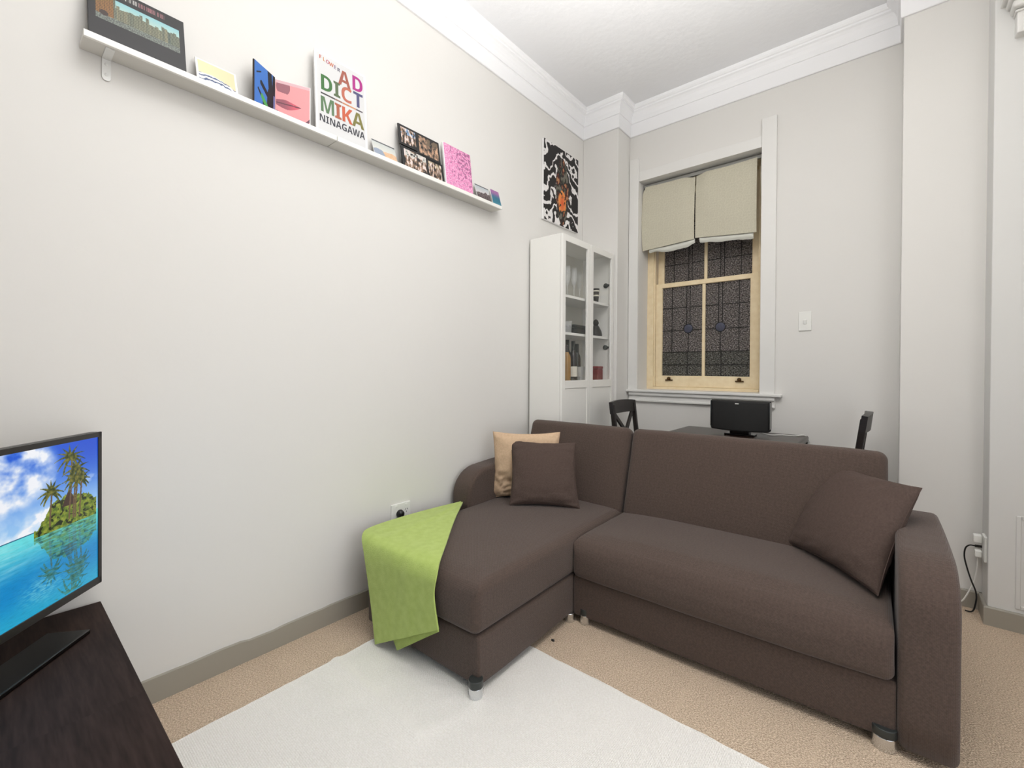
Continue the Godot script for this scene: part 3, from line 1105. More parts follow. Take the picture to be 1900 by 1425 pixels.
	part(o, "head", st2, mats.dark_bronze)
	# bottles, glasses and a red tin on the lowest glazed shelf
	var wine := PackedVector2Array([Vector2(0, 0), Vector2(0.034, 0), Vector2(0.037, 0.005), Vector2(0.037, 0.18), Vector2(0.032, 0.205), Vector2(0.016, 0.235), Vector2(0.0145, 0.285), Vector2(0.0165, 0.29), Vector2(0.0165, 0.30), Vector2(0, 0.302)])
	for b in [[0.19, -2.615, 0.90, "bottle_amber", "squat amber bottle at the left end of the cabinet's lowest glazed shelf", false], [0.11, -2.745, 1.0, "bottle_dark", "dark wine bottle standing behind the amber bottle in the cabinet", false], [0.18, -2.715, 0.96, "bottle_dark", "dark wine bottle with a broad white label in the cabinet", true], [0.13, -2.845, 0.92, "bottle_dark", "dark wine bottle with a narrow pale label beside the small glasses", true]]:
		o = thing("wine_bottle", b[4], "bottle", Vector3(b[0], 1.055, b[1]), 0.0, "bottles in the cabinet")
		base_of[o] = Vector3.ZERO
		st2 = S()
		lathe(st2, wine, 22, Transform3D(Basis.from_scale(Vector3(0.8, b[2], 0.8)), Vector3.ZERO))
		part(o, "glass_body", st2, mats[b[3]])
		st2 = S()
		lathe(st2, PackedVector2Array([Vector2(0.0172, 0.232), Vector2(0.0172, 0.303), Vector2(0, 0.3035)]), 18, Transform3D(Basis.from_scale(Vector3(0.82, b[2], 0.82)), Vector3.ZERO))
		part(o, "capsule", st2, mats.frame_black if b[5] else mats.bottle_dark)
		if b[5]:
			st2 = S()
			lathe(st2, PackedVector2Array([Vector2(0.0376, 0.04), Vector2(0.0376, 0.15 if b[1] > -2.6 else 0.115)]), 22, Transform3D(Basis.from_scale(Vector3(0.8, b[2], 0.8)), Vector3.ZERO))
			part(o, "paper_label", st2, mats.label_paper)
	var gl: Node3D
	for s in [[0.205, -2.775, "small clear glass in front of the dark bottles in the cabinet"], [0.20, -2.83, "small clear glass beside the centre stile on the bottle shelf"]]:
		if gl == null:
			gl = thing("shot_glass", s[2], "glass", Vector3(s[0], 1.055, s[1]), 0.0, "small glasses on the bottle shelf")
			base_of[gl] = Vector3.ZERO
			st2 = S()
			lathe(st2, PackedVector2Array([Vector2(0, 0), Vector2(0.02, 0), Vector2(0.024, 0.11), Vector2(0.0225, 0.11), Vector2(0.018, 0.012), Vector2(0, 0.012)]), 18, Transform3D.IDENTITY)
			part(gl, "wall", st2, mats.clear_glass)
		else:
			var r: Node3D = gl.duplicate()
			r.name = numbered("shot_glass")
			r.position = Vector3(s[0], 1.055, s[1])
			r.set_meta("label", s[2])
			add_child(r)
	o = thing("red_tin", "dark red box on the lowest right glazed shelf of the cabinet", "tin", Vector3(0.19, 1.055, -3.03))
	part(o, "body", box(Vector3(0.155, 1.055, -3.066), Vector3(0.225, 1.150, -2.990), 0.005), mats.red_tin)
	part(o, "lid", box(Vector3(0.153, 1.151, -3.068), Vector3(0.227, 1.170, -2.988), 0.005), mats.red_tin)


# ------------------------------------------------------------------ picture ledge and everything leaning on it
const LEDGE_Y := 2.129
func build_ledge() -> void:
	for k in 2:
		var za: float = [-0.190, -0.981][k]
		var zb: float = [-0.979, -2.045][k]
		var t := thing("picture_ledge", ["shorter white picture ledge with a bracket, nearer the television, high on the left wall", "longer white picture ledge running towards the window corner, high on the left wall"][k], "shelf", Vector3(0.04, 2.125, (za + zb) / 2), 0.0, "white picture ledges")
		part(t, "board", box(Vector3(0.001, 2.117, zb), Vector3(0.080, LEDGE_Y, za), 0.0015), mats.ledge_white)
		part(t, "lip", box(Vector3(0.080, 2.116, zb), Vector3(0.090, 2.136, za), 0.0015), mats.white_lacquer)
		if k == 0:
			var st := S()
			var zc := -0.252
			var pl := PackedVector2Array()
			for i in 9:
				var a := PI + PI * i / 8.0
				pl.append(Vector2(cos(a) * 0.011, 2.058 + sin(a) * 0.011))
			pl.append(Vector2(0.011, 2.117))
			pl.append(Vector2(-0.011, 2.117))
			slab(st, pl, 0.003, 0.0005, 1, Transform3D(Basis(Vector3(0, 0, 1), Vector3(0, 1, 0), Vector3(-1, 0, 0)), Vector3(0.003, 0, zc)))
			rbox(st, Vector3(0.002, 2.1135, zc - 0.011), Vector3(0.074, 2.1168, zc + 0.011), 0.0008, 1)
			for y in [2.066, 2.098]:
				lathe(st, PackedVector2Array([Vector2(0.005, 0), Vector2(0.004, 0.002), Vector2(0, 0.0025)]), 12, Transform3D(Basis(Vector3(0, 0, 1), -PI / 2), Vector3(0.0045, y, zc)))
			part(t, "bracket", st, mats.white_metal)


# a node whose local x runs along the left wall (towards the window), y up, z into the room
func leaning(called: String, label: String, category: String, z: float, x_foot: float, x_top: float, h: float, group := "") -> Node3D:
	var o := thing(called, label, category, Vector3.ZERO, 0.0, group)
	o.position = Vector3(x_foot, LEDGE_Y + 0.0005, z)
	o.rotation = Vector3(-asin(clampf((x_foot - x_top) / h, -0.6, 0.6)), PI / 2, 0)
	return o


func letter(parent: Node3D, called: String, text: String, size: float, at: Vector3, c: Color, squeeze := 1.0, bold := true) -> void:
	var tm := TextMesh.new()
	var f := SystemFont.new()
	f.font_names = PackedStringArray(["Droid Sans"])
	f.font_weight = 700 if bold else 400
	tm.font = f
	tm.text = text
	tm.font_size = 64
	tm.pixel_size = size / 46.0
	tm.depth = 0.0004
	tm.horizontal_alignment = HORIZONTAL_ALIGNMENT_CENTER
	tm.vertical_alignment = VERTICAL_ALIGNMENT_CENTER
	var mi := MeshInstance3D.new()
	mi.name = called
	mi.mesh = tm
	mi.position = at
	mi.scale = Vector3(squeeze, 1, 1)
	var m := StandardMaterial3D.new()
	m.albedo_color = c
	m.roughness = 0.6
	mi.material_override = m
	parent.add_child(mi, true)


func photo_pixel(kind: int, u: float, v: float) -> Color:
	var n := noise_b
	match kind:
		0: # city street panorama on a black board
			if u < 0.07 or u > 0.94 or v < 0.20 or v > 0.62:
				if v > 0.05 and v < 0.13 and u > 0.33 and u < 0.78 and fmod(u * 47.0, 1.0) < 0.62 and n.get_noise_2d(u * 60.0, 4.0) > -0.15:
					return Color(0.62, 0.42, 0.44) if u > 0.5 else Color(0.75, 0.74, 0.72)
				return Color(0.125, 0.12, 0.128)
			var s := (u - 0.07) / 0.87
			var q := (v - 0.20) / 0.42
			var sky := Color(0.55, 0.75, 0.78)
			var hgt := 0.15 + 0.5 * absf(n.get_noise_2d(floorf(s * 26.0) * 1.7, 3.0)) + 0.25 * absf(s - 0.5)
			var col := Color(0.62, 0.60, 0.48).lerp(Color(0.42, 0.47, 0.42), clampf(0.5 + n.get_noise_2d(floorf(s * 26.0) * 2.3, 8.0), 0, 1))
			if s < 0.2:
				col = Color(0.60, 0.43, 0.24)
			col = col.darkened(0.35 * float(fmod(q * 16.0 + s * 3.0, 1.0) < 0.4) + 0.25 * float(fmod(s * 52.0, 1.0) < 0.3))
			if q < hgt * 0.8 and s > 0.22:
				col = sky.lerp(Color(0.75, 0.82, 0.76), q * 2.0)
			if q > 0.78:
				col = Color(0.52, 0.56, 0.52).lerp(Color(0.30, 0.31, 0.30), clampf(0.5 + n.get_noise_2d(s * 40.0, q * 12.0), 0, 1))
			if s < 0.16 and Vector2(s - 0.09, (q - 0.72) * 0.5).length() < 0.05:
				col = Color(0.22, 0.16, 0.13)
			return col
		1: # a plain seascape card: cream sky over blue and white streaks
			if u < 0.05 or u > 0.95 or v < 0.05 or v > 0.95:
				return Color(0.95, 0.94, 0.91)
			var line := 0.62 - 0.16 * sin(u * 3.1 + 0.6) + 0.05 * n.get_noise_2d(u * 5.0, 1.0)
			if v < line:
				return Color(0.93, 0.87, 0.70).lerp(Color(0.92, 0.82, 0.66), u)
			var w := sin((v - line) * 46.0 + 3.0 * n.get_noise_2d(u * 3.0, v * 3.0) + u * 6.0)
			return Color(0.93, 0.93, 0.92) if w > -0.25 else Color(0.30, 0.36, 0.50)
		2: # beach
			var h := 0.45 + 0.12 * n.get_noise_2d(u * 1.5, 2.0)
			if v < 0.07:
				return Color(0.35, 0.36, 0.37)
			if v < h:
				return Color(0.74, 0.76, 0.75).lerp(Color(0.82, 0.82, 0.79), v / h)
			if u + (1.0 - v) * 0.3 > 0.55:
				return Color(0.82, 0.66, 0.50).lerp(Color(0.86, 0.72, 0.60), clampf(0.5 + n.get_noise_2d(u * 6.0, v * 6.0), 0, 1))
			return Color(0.56, 0.60, 0.67).lerp(Color(0.84, 0.80, 0.76), clampf((v - 0.75) * 4.0, 0, 1))
		3, 4, 5, 6: # small group photographs, soft warm blobs
			var o := kind * 11.0
			var a := clampf(0.5 + 0.9 * n.get_noise_2d(u * 1.6 + o, v * 1.4), 0, 1)
			var b := clampf(0.5 + 1.3 * n.get_noise_2d(u * 5.0 + o, v * 2.2 + 5.0), 0, 1)
			var c := Color(0.30, 0.25, 0.21).lerp(Color(0.80, 0.64, 0.52), b)
			var bg: Color = [Color(0.50, 0.60, 0.72), Color(0.42, 0.36, 0.29), Color(0.78, 0.77, 0.74), Color(0.74, 0.66, 0.54)][kind - 3]
			if v < 0.40 and a > 0.42:
				c = bg
			if b < 0.16:
				c = Color(0.09, 0.08, 0.09)
			if b > 0.78 and kind != 4:
				c = Color(0.86, 0.81, 0.79)
			return c
		7: # blossom
			var g := n.get_noise_2d(u * 16.0, v * 22.0) + 0.5 * n.get_noise_2d(u * 40.0, v * 50.0)
			var c := Color(0.86, 0.47, 0.68).lerp(Color(0.95, 0.74, 0.85), clampf(0.5 + g, 0, 1))
			var dark := n.get_noise_2d(u * 9.0 + 30.0, v * 11.0) + 0.5 * n.get_noise_2d(u * 30.0, v * 34.0 + 9.0)
			if dark > 0.42 - 0.36 * smoothstep(0.2, 0.75, u) * smoothstep(0.95, 0.3, v) and u > 0.12:
				c = c.lerp(Color(0.50, 0.25, 0.42), 0.65)
			return c
		8: # grey landscape
			if v < 0.06:
				return Color(0.34, 0.34, 0.36)
			var ridge := 0.42 + 0.16 * n.get_noise_2d(u * 2.6, 6.0) - 0.1 * u
			if v < ridge:
				return Color(0.66, 0.70, 0.72).lerp(Color(0.80, 0.79, 0.79), v / ridge)
			return Color(0.28, 0.24, 0.24).lerp(Color(0.52, 0.46, 0.47), clampf(0.5 + n.get_noise_2d(u * 8.0, v * 8.0) - (v - ridge), 0, 1))
		9: # violet and teal card
			var c := Color(0.62, 0.42, 0.62).lerp(Color(0.16, 0.44, 0.53), smoothstep(0.1, 0.5, v))
			return c.lerp(Color(0.60, 0.70, 0.72), smoothstep(0.6, 1.0, v)).lightened(0.12 * n.get_noise_2d(u * 9.0, v * 2.0))
		10: # blue cover with dark and green leaf shapes
			var c := Color(0.23, 0.45, 0.76)
			var p := Vector2(u, v)
			for s in [[Vector2(0.72, 0.0), Vector2(0.80, 0.55), 0.10], [Vector2(0.80, 0.5), Vector2(0.72, 1.0), 0.17], [Vector2(0.32, 0.38), Vector2(0.78, 0.62), 0.055], [Vector2(0.95, 0.05), Vector2(0.9, 0.7), 0.07], [Vector2(0.18, 0.55), Vector2(0.6, 0.86), 0.03], [Vector2(0.45, 0.78), Vector2(0.8, 1.0), 0.06], [Vector2(0.1, 0.22), Vector2(0.3, 0.15), 0.015]]:
				if Geometry2D.get_closest_point_to_segment(p, s[0], s[1]).distance_to(p) < s[2]:
					c = Color(0.05, 0.07, 0.11)
			if Geometry2D.get_closest_point_to_segment(p, Vector2(0.36, 0.66), Vector2(0.58, 0.80)).distance_to(p) < 0.06:
				c = Color(0.28, 0.62, 0.32)
			if u > 0.92 and v > 0.45:
				c = Color(0.45, 0.46, 0.66)
			return c
		11: # pink cover with a pair of lips
			var c := Color(0.93, 0.60, 0.61)
			var p := Vector2(u, v)
			if p.distance_to(Vector2(0.22, 0.14)) < 0.2 and v < 0.26 + 0.1 * u:
				c = Color(0.60, 0.36, 0.40)
			if v < 0.07:
				c = Color(0.86, 0.70, 0.72)
			var up := 0.42 + 0.22 * pow(absf(u - 0.28), 1.2) + 0.05 * u
			var low := 0.66 - 0.55 * pow(maxf(0.0, u - 0.35), 1.7) - 0.4 * pow(maxf(0.0, 0.35 - u), 1.5)
			if u > 0.02 and u < 0.88 and v > up and v < low:
				c = Color(0.58, 0.30, 0.36).lerp(Color(0.83, 0.33, 0.40), smoothstep(0.2, 0.6, u))
				if absf(v - lerpf(0.53, 0.55, u)) < 0.012:
					c = Color(0.35, 0.16, 0.22)
			if p.distance_to(Vector2(0.55, 0.36)) > 0.60 and v > 0.72 and p.distance_to(Vector2(0.55, 0.36)) < 0.66:
				c = Color(0.40, 0.22, 0.30)
			return c
		_: # hanging canvas: black, white ripples and an orange heart
			var q := Vector2(u - 0.52, v - 0.5)
			var warp := n.get_noise_2d(u * 2.2, v * 2.2) * 2.4 + n.get_noise_2d(u * 5.0 + 4.0, v * 5.0) * 0.8
			var rim := smoothstep(0.30, 0.5, -q.x) * (0.55 + 0.45 * smoothstep(0.3, 0.6, v)) + 0.4 * smoothstep(0.3, 0.48, q.x) + 1.1 * smoothstep(0.20, 0.40, v - 0.5)
			var wave := sin((v * 7.0 - absf(q.x) * 4.0) * 4.2 + warp * 2.9)
			var c := Color(0.08, 0.065, 0.065)
			if wave > 0.72 - 0.62 * clampf(rim, 0, 1):
				c = Color(0.93, 0.92, 0.91)
			elif wave > 0.45:
				c = Color(0.30, 0.27, 0.26)
			var core := Vector2(q.x * 1.5, q.y * 0.62 - 0.03).length()
			if core < 0.27:
				var g := n.get_noise_2d(u * 7.0, v * 6.0)
				c = Color(0.10, 0.085, 0.08)
				if g > 0.10:
					c = Color(0.20, 0.23, 0.17)
				if g > 0.22:
					c = Color(0.44, 0.42, 0.38)
				if g < -0.14:
					c = Color(0.36, 0.12, 0.08)
				if g < -0.3:
					c = Color(0.70, 0.50, 0.34)
			var heart := Vector2(q.x * 1.6, q.y - 0.20).length()
			if heart < 0.17 and n.get_noise_2d(u * 8.0 + 5.0, v * 8.0) > -0.2:
				c = Color(0.85, 0.34, 0.16).lerp(Color(0.92, 0.60, 0.30), clampf(heart * 6.0, 0, 1))
			return c


func picture(kind: int, w := 128, h := 128, rough := 0.45) -> StandardMaterial3D:
	return art("print_%d" % kind, paint(w, h, func(u: float, v: float) -> Color: return photo_pixel(kind, u, v)), rough)


func framed(o: Node3D, w: float, h: float, depth: float, m: Material, kind: int, border: float, body := "body") -> void:
	part(o, body, box(Vector3(0, 0, 0), Vector3(w, h, depth), 0.0015), m)
	part(o, "print", print_quad(w - 2 * border, h - 2 * border, Transform3D(Basis.IDENTITY, Vector3(border, border, depth + 0.0006))), mats["print_%d" % kind] if mats.has("print_%d" % kind) else picture(kind))


func build_ledge_items() -> void:
	var o := leaning("poster_board", "large black picture board with a city street panorama at the left end of the ledge", "picture", -0.204, 0.052, 0.012, 0.2)
	picture(0, 320, 240)
	framed(o, 0.246, 0.212, 0.012, mats.frame_black, 0, 0.001)
	o = leaning("seascape_card", "small cream card with blue sea streaks, between the black board and the blue book", "card", -0.483, 0.050, 0.020, 0.098)
	picture(1, 192, 144)
	framed(o, 0.131, 0.118, 0.004, mats.white_card, 1, 0.001)
	# the book that stands open with its spine to the wall
	var bk := thing("art_book", "open art book with a blue cover half and a pink lips half", "book", Vector3.ZERO)
	bk.position = Vector3(0.012, LEDGE_Y + 0.0005, -0.757)
	picture(10, 160, 160)
	picture(11, 160, 160)
	for k in 2:
		var dir := (Vector3(0.054, 0, 0.098) if k == 0 else Vector3(0.050, 0, -0.120))
		var w: float = [0.112, 0.130][k]
		var x := dir.normalized() * (1.0 if k == 1 else -1.0)
		var z := x.cross(Vector3.UP)
		var org := Vector3.ZERO if k == 1 else dir.normalized() * w
		var xf := Transform3D(Basis(x, Vector3.UP, z), org)
		var h: float = [0.178, 0.172][k]
		var st := S()
		rbox(st, Vector3(0, 0, -0.006), Vector3(w, h, 0.0), 0.001, 1, Vector3i(1, 1, 1), null, xf)
		part(bk, "cover", st, mats.page_edges if k == 0 else mats.white_card)
		part(bk, "print", print_quad(w - 0.004, h - 0.003, xf * Transform3D(Basis.IDENTITY, Vector3(0.003 if k == 0 else 0.001, 0.0015, 0.0006))), mats["print_%d" % (10 + k)], ["blue cover with dark leaf shapes", "pink cover with red lips"][k])
	# the large white book with flower-filled lettering
	o = leaning("flower_book", "large white book with colourful flower lettering standing upright on the ledge", "book", -0.902, 0.062, 0.040, 0.345)
	var W := 0.242
	var H := 0.366
	part(o, "pages", box(Vector3(0.003, 0.002, -0.016), Vector3(W - 0.003, H - 0.003, -0.003), 0.001), mats.white_card)
	part(o, "cover", box(Vector3(0, 0, -0.003), Vector3(W, H, 0.0), 0.001), mats.white_card)
	var gp := mat("cover_grey", Color(0.83, 0.83, 0.83), 0.5)
	part(o, "cover_field", box(Vector3(0.010, 0.010, 0.0), Vector3(W - 0.010, H - 0.010, 0.0004), 0.0), gp)
	var zf := 0.0008
	var i := 0
	for ch in "FLOWER":
		letter(o, "cover_letter", ch, 0.016, Vector3(0.026 + 0.0165 * i, 0.340 - 0.003 * i, zf), [Color(0.75, 0.42, 0.35), Color(0.78, 0.55, 0.35), Color(0.70, 0.35, 0.45), Color(0.78, 0.45, 0.30), Color(0.55, 0.45, 0.55), Color(0.30, 0.28, 0.36)][i])
		i += 1
	for l in [["A", 0.135, 0.295, Color(0.62, 0.34, 0.28)], ["D", 0.198, 0.303, Color(0.66, 0.13, 0.50)], ["D", 0.050, 0.232, Color(0.22, 0.42, 0.20)], ["I", 0.098, 0.230, Color(0.33, 0.40, 0.27)], ["C", 0.143, 0.228, Color(0.72, 0.40, 0.32)], ["T", 0.200, 0.230, Color(0.30, 0.30, 0.46)], ["M", 0.052, 0.136, Color(0.34, 0.46, 0.32)], ["I", 0.101, 0.134, Color(0.66, 0.36, 0.26)], ["K", 0.141, 0.134, Color(0.76, 0.36, 0.24)], ["A", 0.197, 0.134, Color(0.47, 0.45, 0.22)]]:
		letter(o, "cover_letter", l[0], 0.067, Vector3(l[1], l[2], zf), l[3], 0.98 if l[0] != "M" else 0.86)
	for k in 6:
		part(o, "cover_rule", box(Vector3(0.024 + 0.033 * k, 0.181, 0.0004), Vector3(0.056 + 0.033 * k, 0.187, 0.0012), 0.0), mat("rule_%d" % k, [Color(0.25, 0.24, 0.25), Color(0.33, 0.30, 0.30), Color(0.58, 0.42, 0.36), Color(0.78, 0.52, 0.36), Color(0.80, 0.56, 0.40), Color(0.36, 0.33, 0.36)][k], 0.6))
	letter(o, "cover_lettering", "NINAGAWA", 0.031, Vector3(0.121, 0.074, zf), Color(0.22, 0.22, 0.25), 0.90)
	o = leaning("beach_photo", "small beach photograph between the white book and the black collage frame", "photo", -1.187, 0.055, 0.025, 0.085)
	picture(2, 128, 96)
	framed(o, 0.130, 0.110, 0.003, mats.white_card, 2, 0.0015)
	# black collage frame of four openings, set off from one another
	o = leaning("collage_frame", "black collage frame holding four group photographs", "photo frame", -1.331, 0.058, 0.022, 0.22)
	var panels := [[0.0, 0.128, 0.116, 0.110, 3], [0.108, 0.112, 0.154, 0.124, 4], [0.006, 0.0, 0.164, 0.122, 5], [0.160, 0.0, 0.114, 0.116, 6]]
	for p in panels:
		picture(p[4], 96, 96)
		var zd: float = 0.010 if p[4] == 4 or p[4] == 5 else 0.008
		var f := part(o, "frame", box(Vector3(p[0], p[1], 0), Vector3(p[0] + p[2], p[1] + p[3], zd), 0.002), mats.frame_black)
		part(f, "photograph", print_quad(p[2] - 0.026, p[3] - 0.026, Transform3D(Basis.IDENTITY, Vector3(p[0] + 0.013, p[1] + 0.013, zd + 0.0006))), mats["print_%d" % p[4]])
	o = leaning("blossom_canvas", "pink blossom picture on a white canvas, right of the black collage frame", "picture", -1.622, 0.060, 0.030, 0.24)
	picture(7, 160, 192)
	part(o, "canvas", box(Vector3(0, 0, -0.012), Vector3(0.208, 0.258, 0.0), 0.002), mats.white_card)
	part(o, "print", print_quad(0.202, 0.256, Transform3D(Basis.IDENTITY, Vector3(0.005, 0.001, 0.0006))), mats.print_7)
	o = leaning("landscape_photo", "small grey landscape photograph right of the pink blossom picture", "photo", -1.872, 0.055, 0.028, 0.085)
	picture(8, 96, 96)
	framed(o, 0.120, 0.116, 0.003, mats.white_card, 8, 0.0015)
	o = leaning("teal_card", "tiny violet and teal card at the window end of the ledge", "card", -2.006, 0.055, 0.028, 0.095)
	picture(9, 64, 96)
	framed(o, 0.078, 0.124, 0.003, mats.white_card, 9, 0.001)


func build_poster() -> void:
	var o := thing("wall_canvas", "unframed canvas of black and white ripples with an orange centre above the cabinet", "painting", Vector3(0.0, 2.215, -2.565))
	base_of[o] = Vector3.ZERO
	o.rotation.y = PI / 2
	picture(12, 256, 320, 0.6)
	part(o, "canvas", box(Vector3(0, 0, 0.002), Vector3(0.458, 0.572, 0.018), 0.0015), mats.white_card)
	part(o, "print", print_quad(0.456, 0.570, Transform3D(Basis.IDENTITY, Vector3(0.001, 0.001, 0.0187))), mats.print_12)


# ------------------------------------------------------------------ television and its stand
func screen_pixel(u: float, v: float) -> Color:
	var n := noise_b
	var a := u * 1.778
	var hz := 0.505
	var sky := Color(0.12, 0.36, 0.85).lerp(Color(0.62, 0.80, 0.97), smoothstep(0.0, hz, v))
	sky = sky.lerp(Color(0.10, 0.28, 0.80), 0.5 * smoothstep(0.75, 1.0, u) * smoothstep(0.45, 0.0, v))
	var puff := n.get_noise_2d(a * 3.2, v * 4.4) + 0.45 * n.get_noise_2d(a * 9.0, v * 11.0)
	var big := smoothstep(0.16, 0.05, Vector2((a - 1.15) * 0.75, v - 0.14 + 0.10 * (a - 1.15)).length() - 0.10)
	var low := smoothstep(0.30, 0.48, v) * smoothstep(1.0, 0.75, u * 0.9)
	var cl := clampf(big * (0.85 + puff * 1.2) + low * (0.35 + puff * 1.3) + smoothstep(0.42, 0.7, puff + 0.1) * 0.6 * smoothstep(0.1, 0.4, v), 0, 1)
	var c := sky.lerp(Color(0.97, 0.98, 1.0), cl)
	if v > hz:
		var d := (v - hz) / (1.0 - hz)
		c = Color(0.42, 0.88, 0.90).lerp(Color(0.10, 0.55, 0.80), smoothstep(0.0, 0.55, d))
		c = c.lerp(Color(0.16, 0.66, 0.82), smoothstep(0.6, 1.0, d))
		c = c.lerp(Color(0.85, 0.95, 0.97), clampf(0.75 * (n.get_noise_2d(a * 3.0, d * 14.0) + 0.1) * smoothstep(0.7, 0.1, d) * smoothstep(1.0, 0.5, u), 0, 1))
		c = c.darkened(0.12 * clampf(n.get_noise_2d(a * 14.0, d * 60.0), 0, 1))
		c = c.lerp(Color(0.70, 0.93, 0.92), 0.55 * smoothstep(0.22, 0.0, Vector2(a - 1.36, (d - 0.72) * 0.8).length()) * clampf(0.5 + 1.5 * n.get_noise_2d(a * 16.0, d * 40.0), 0, 1))
	elif v > hz - 0.006 and u < 0.80:
		c = Color(0.12, 0.35, 0.50)
	for mirror in 2:
		var w := v if mirror == 0 else hz + 0.03 - (v - hz - 0.03) * 0.95
		var green := Color(0.30, 0.40, 0.10).lerp(Color(0.60, 0.64, 0.22), clampf(0.5 + n.get_noise_2d(a * 26.0, w * 30.0), 0, 1))
		if n.get_noise_2d(a * 18.0 + 7.0, w * 22.0) < -0.22:
			green = Color(0.10, 0.14, 0.05)
		var hit := false
		var col := green
		# the bushy island
		var t := clampf((a - 1.30) / 0.45, 0.0, 1.0)
		if a > 1.30 and a < 1.765:
			var tall := 0.02 + (0.03 + 0.14 * smoothstep(0.0, 0.3, t)) * pow(sin(PI * (0.12 + 0.72 * t)), 0.7) + 0.03 * n.get_noise_2d(a * 20.0, 2.0)
			if w < hz + 0.035 and w > hz + 0.03 - tall:
				hit = true
		# a small hut roof
		if absf(a - 1.545) < 0.05 * clampf((w - 0.30) / 0.1, 0, 1) and w > 0.30 and w < 0.41:
			hit = true
			col = Color(0.26, 0.18, 0.16)
		for p in [[1.415, 0.29, 0.085], [1.555, 0.10, 0.105], [1.60, 0.19, 0.10], [1.585, 0.25, 0.085], [1.635, 0.26, 0.075]]:
			var q := Vector2(a - p[0], w - p[1])
			var leaf := false
			if absf(q.x - 0.010 * sin(w * 9.0)) < 0.006 and q.y > 0 and w < hz:
				hit = true
				col = Color(0.42, 0.33, 0.24)
			for k in 11:
				var ang: float = -PI / 2 + (k - 5) * 0.43 + 0.1 * sin(k * 5.0 + p[0] * 31.0)
				var dir := Vector2(cos(ang), sin(ang))
				var along := q.dot(dir)
				if along <= 0.0 or along > p[2]:
					continue
				var bent := q - Vector2(0, 5.5 * along * along)
				along = bent.dot(dir)
				if along > 0.0 and absf(bent.cross(dir)) < 0.0125 * (1.0 - 0.75 * along / p[2]):
					leaf = true
			if leaf:
				hit = true
				col = Color(0.16, 0.21, 0.05).lerp(Color(0.50, 0.48, 0.20), clampf(0.5 + 1.2 * n.get_noise_2d(a * 30.0, w * 30.0) - q.x * 3.0, 0, 1))
		if hit:
			if mirror == 0 and v < hz + 0.036:
				return col
			if mirror == 1 and v > hz + 0.03 and v < 0.99:
				var ripple := clampf(0.72 + 0.9 * n.get_noise_2d(a * 10.0, v * 70.0), 0, 1)
				return c.lerp(col.lerp(Color(0.12, 0.45, 0.40), 0.35), 0.75 * ripple)
	return c


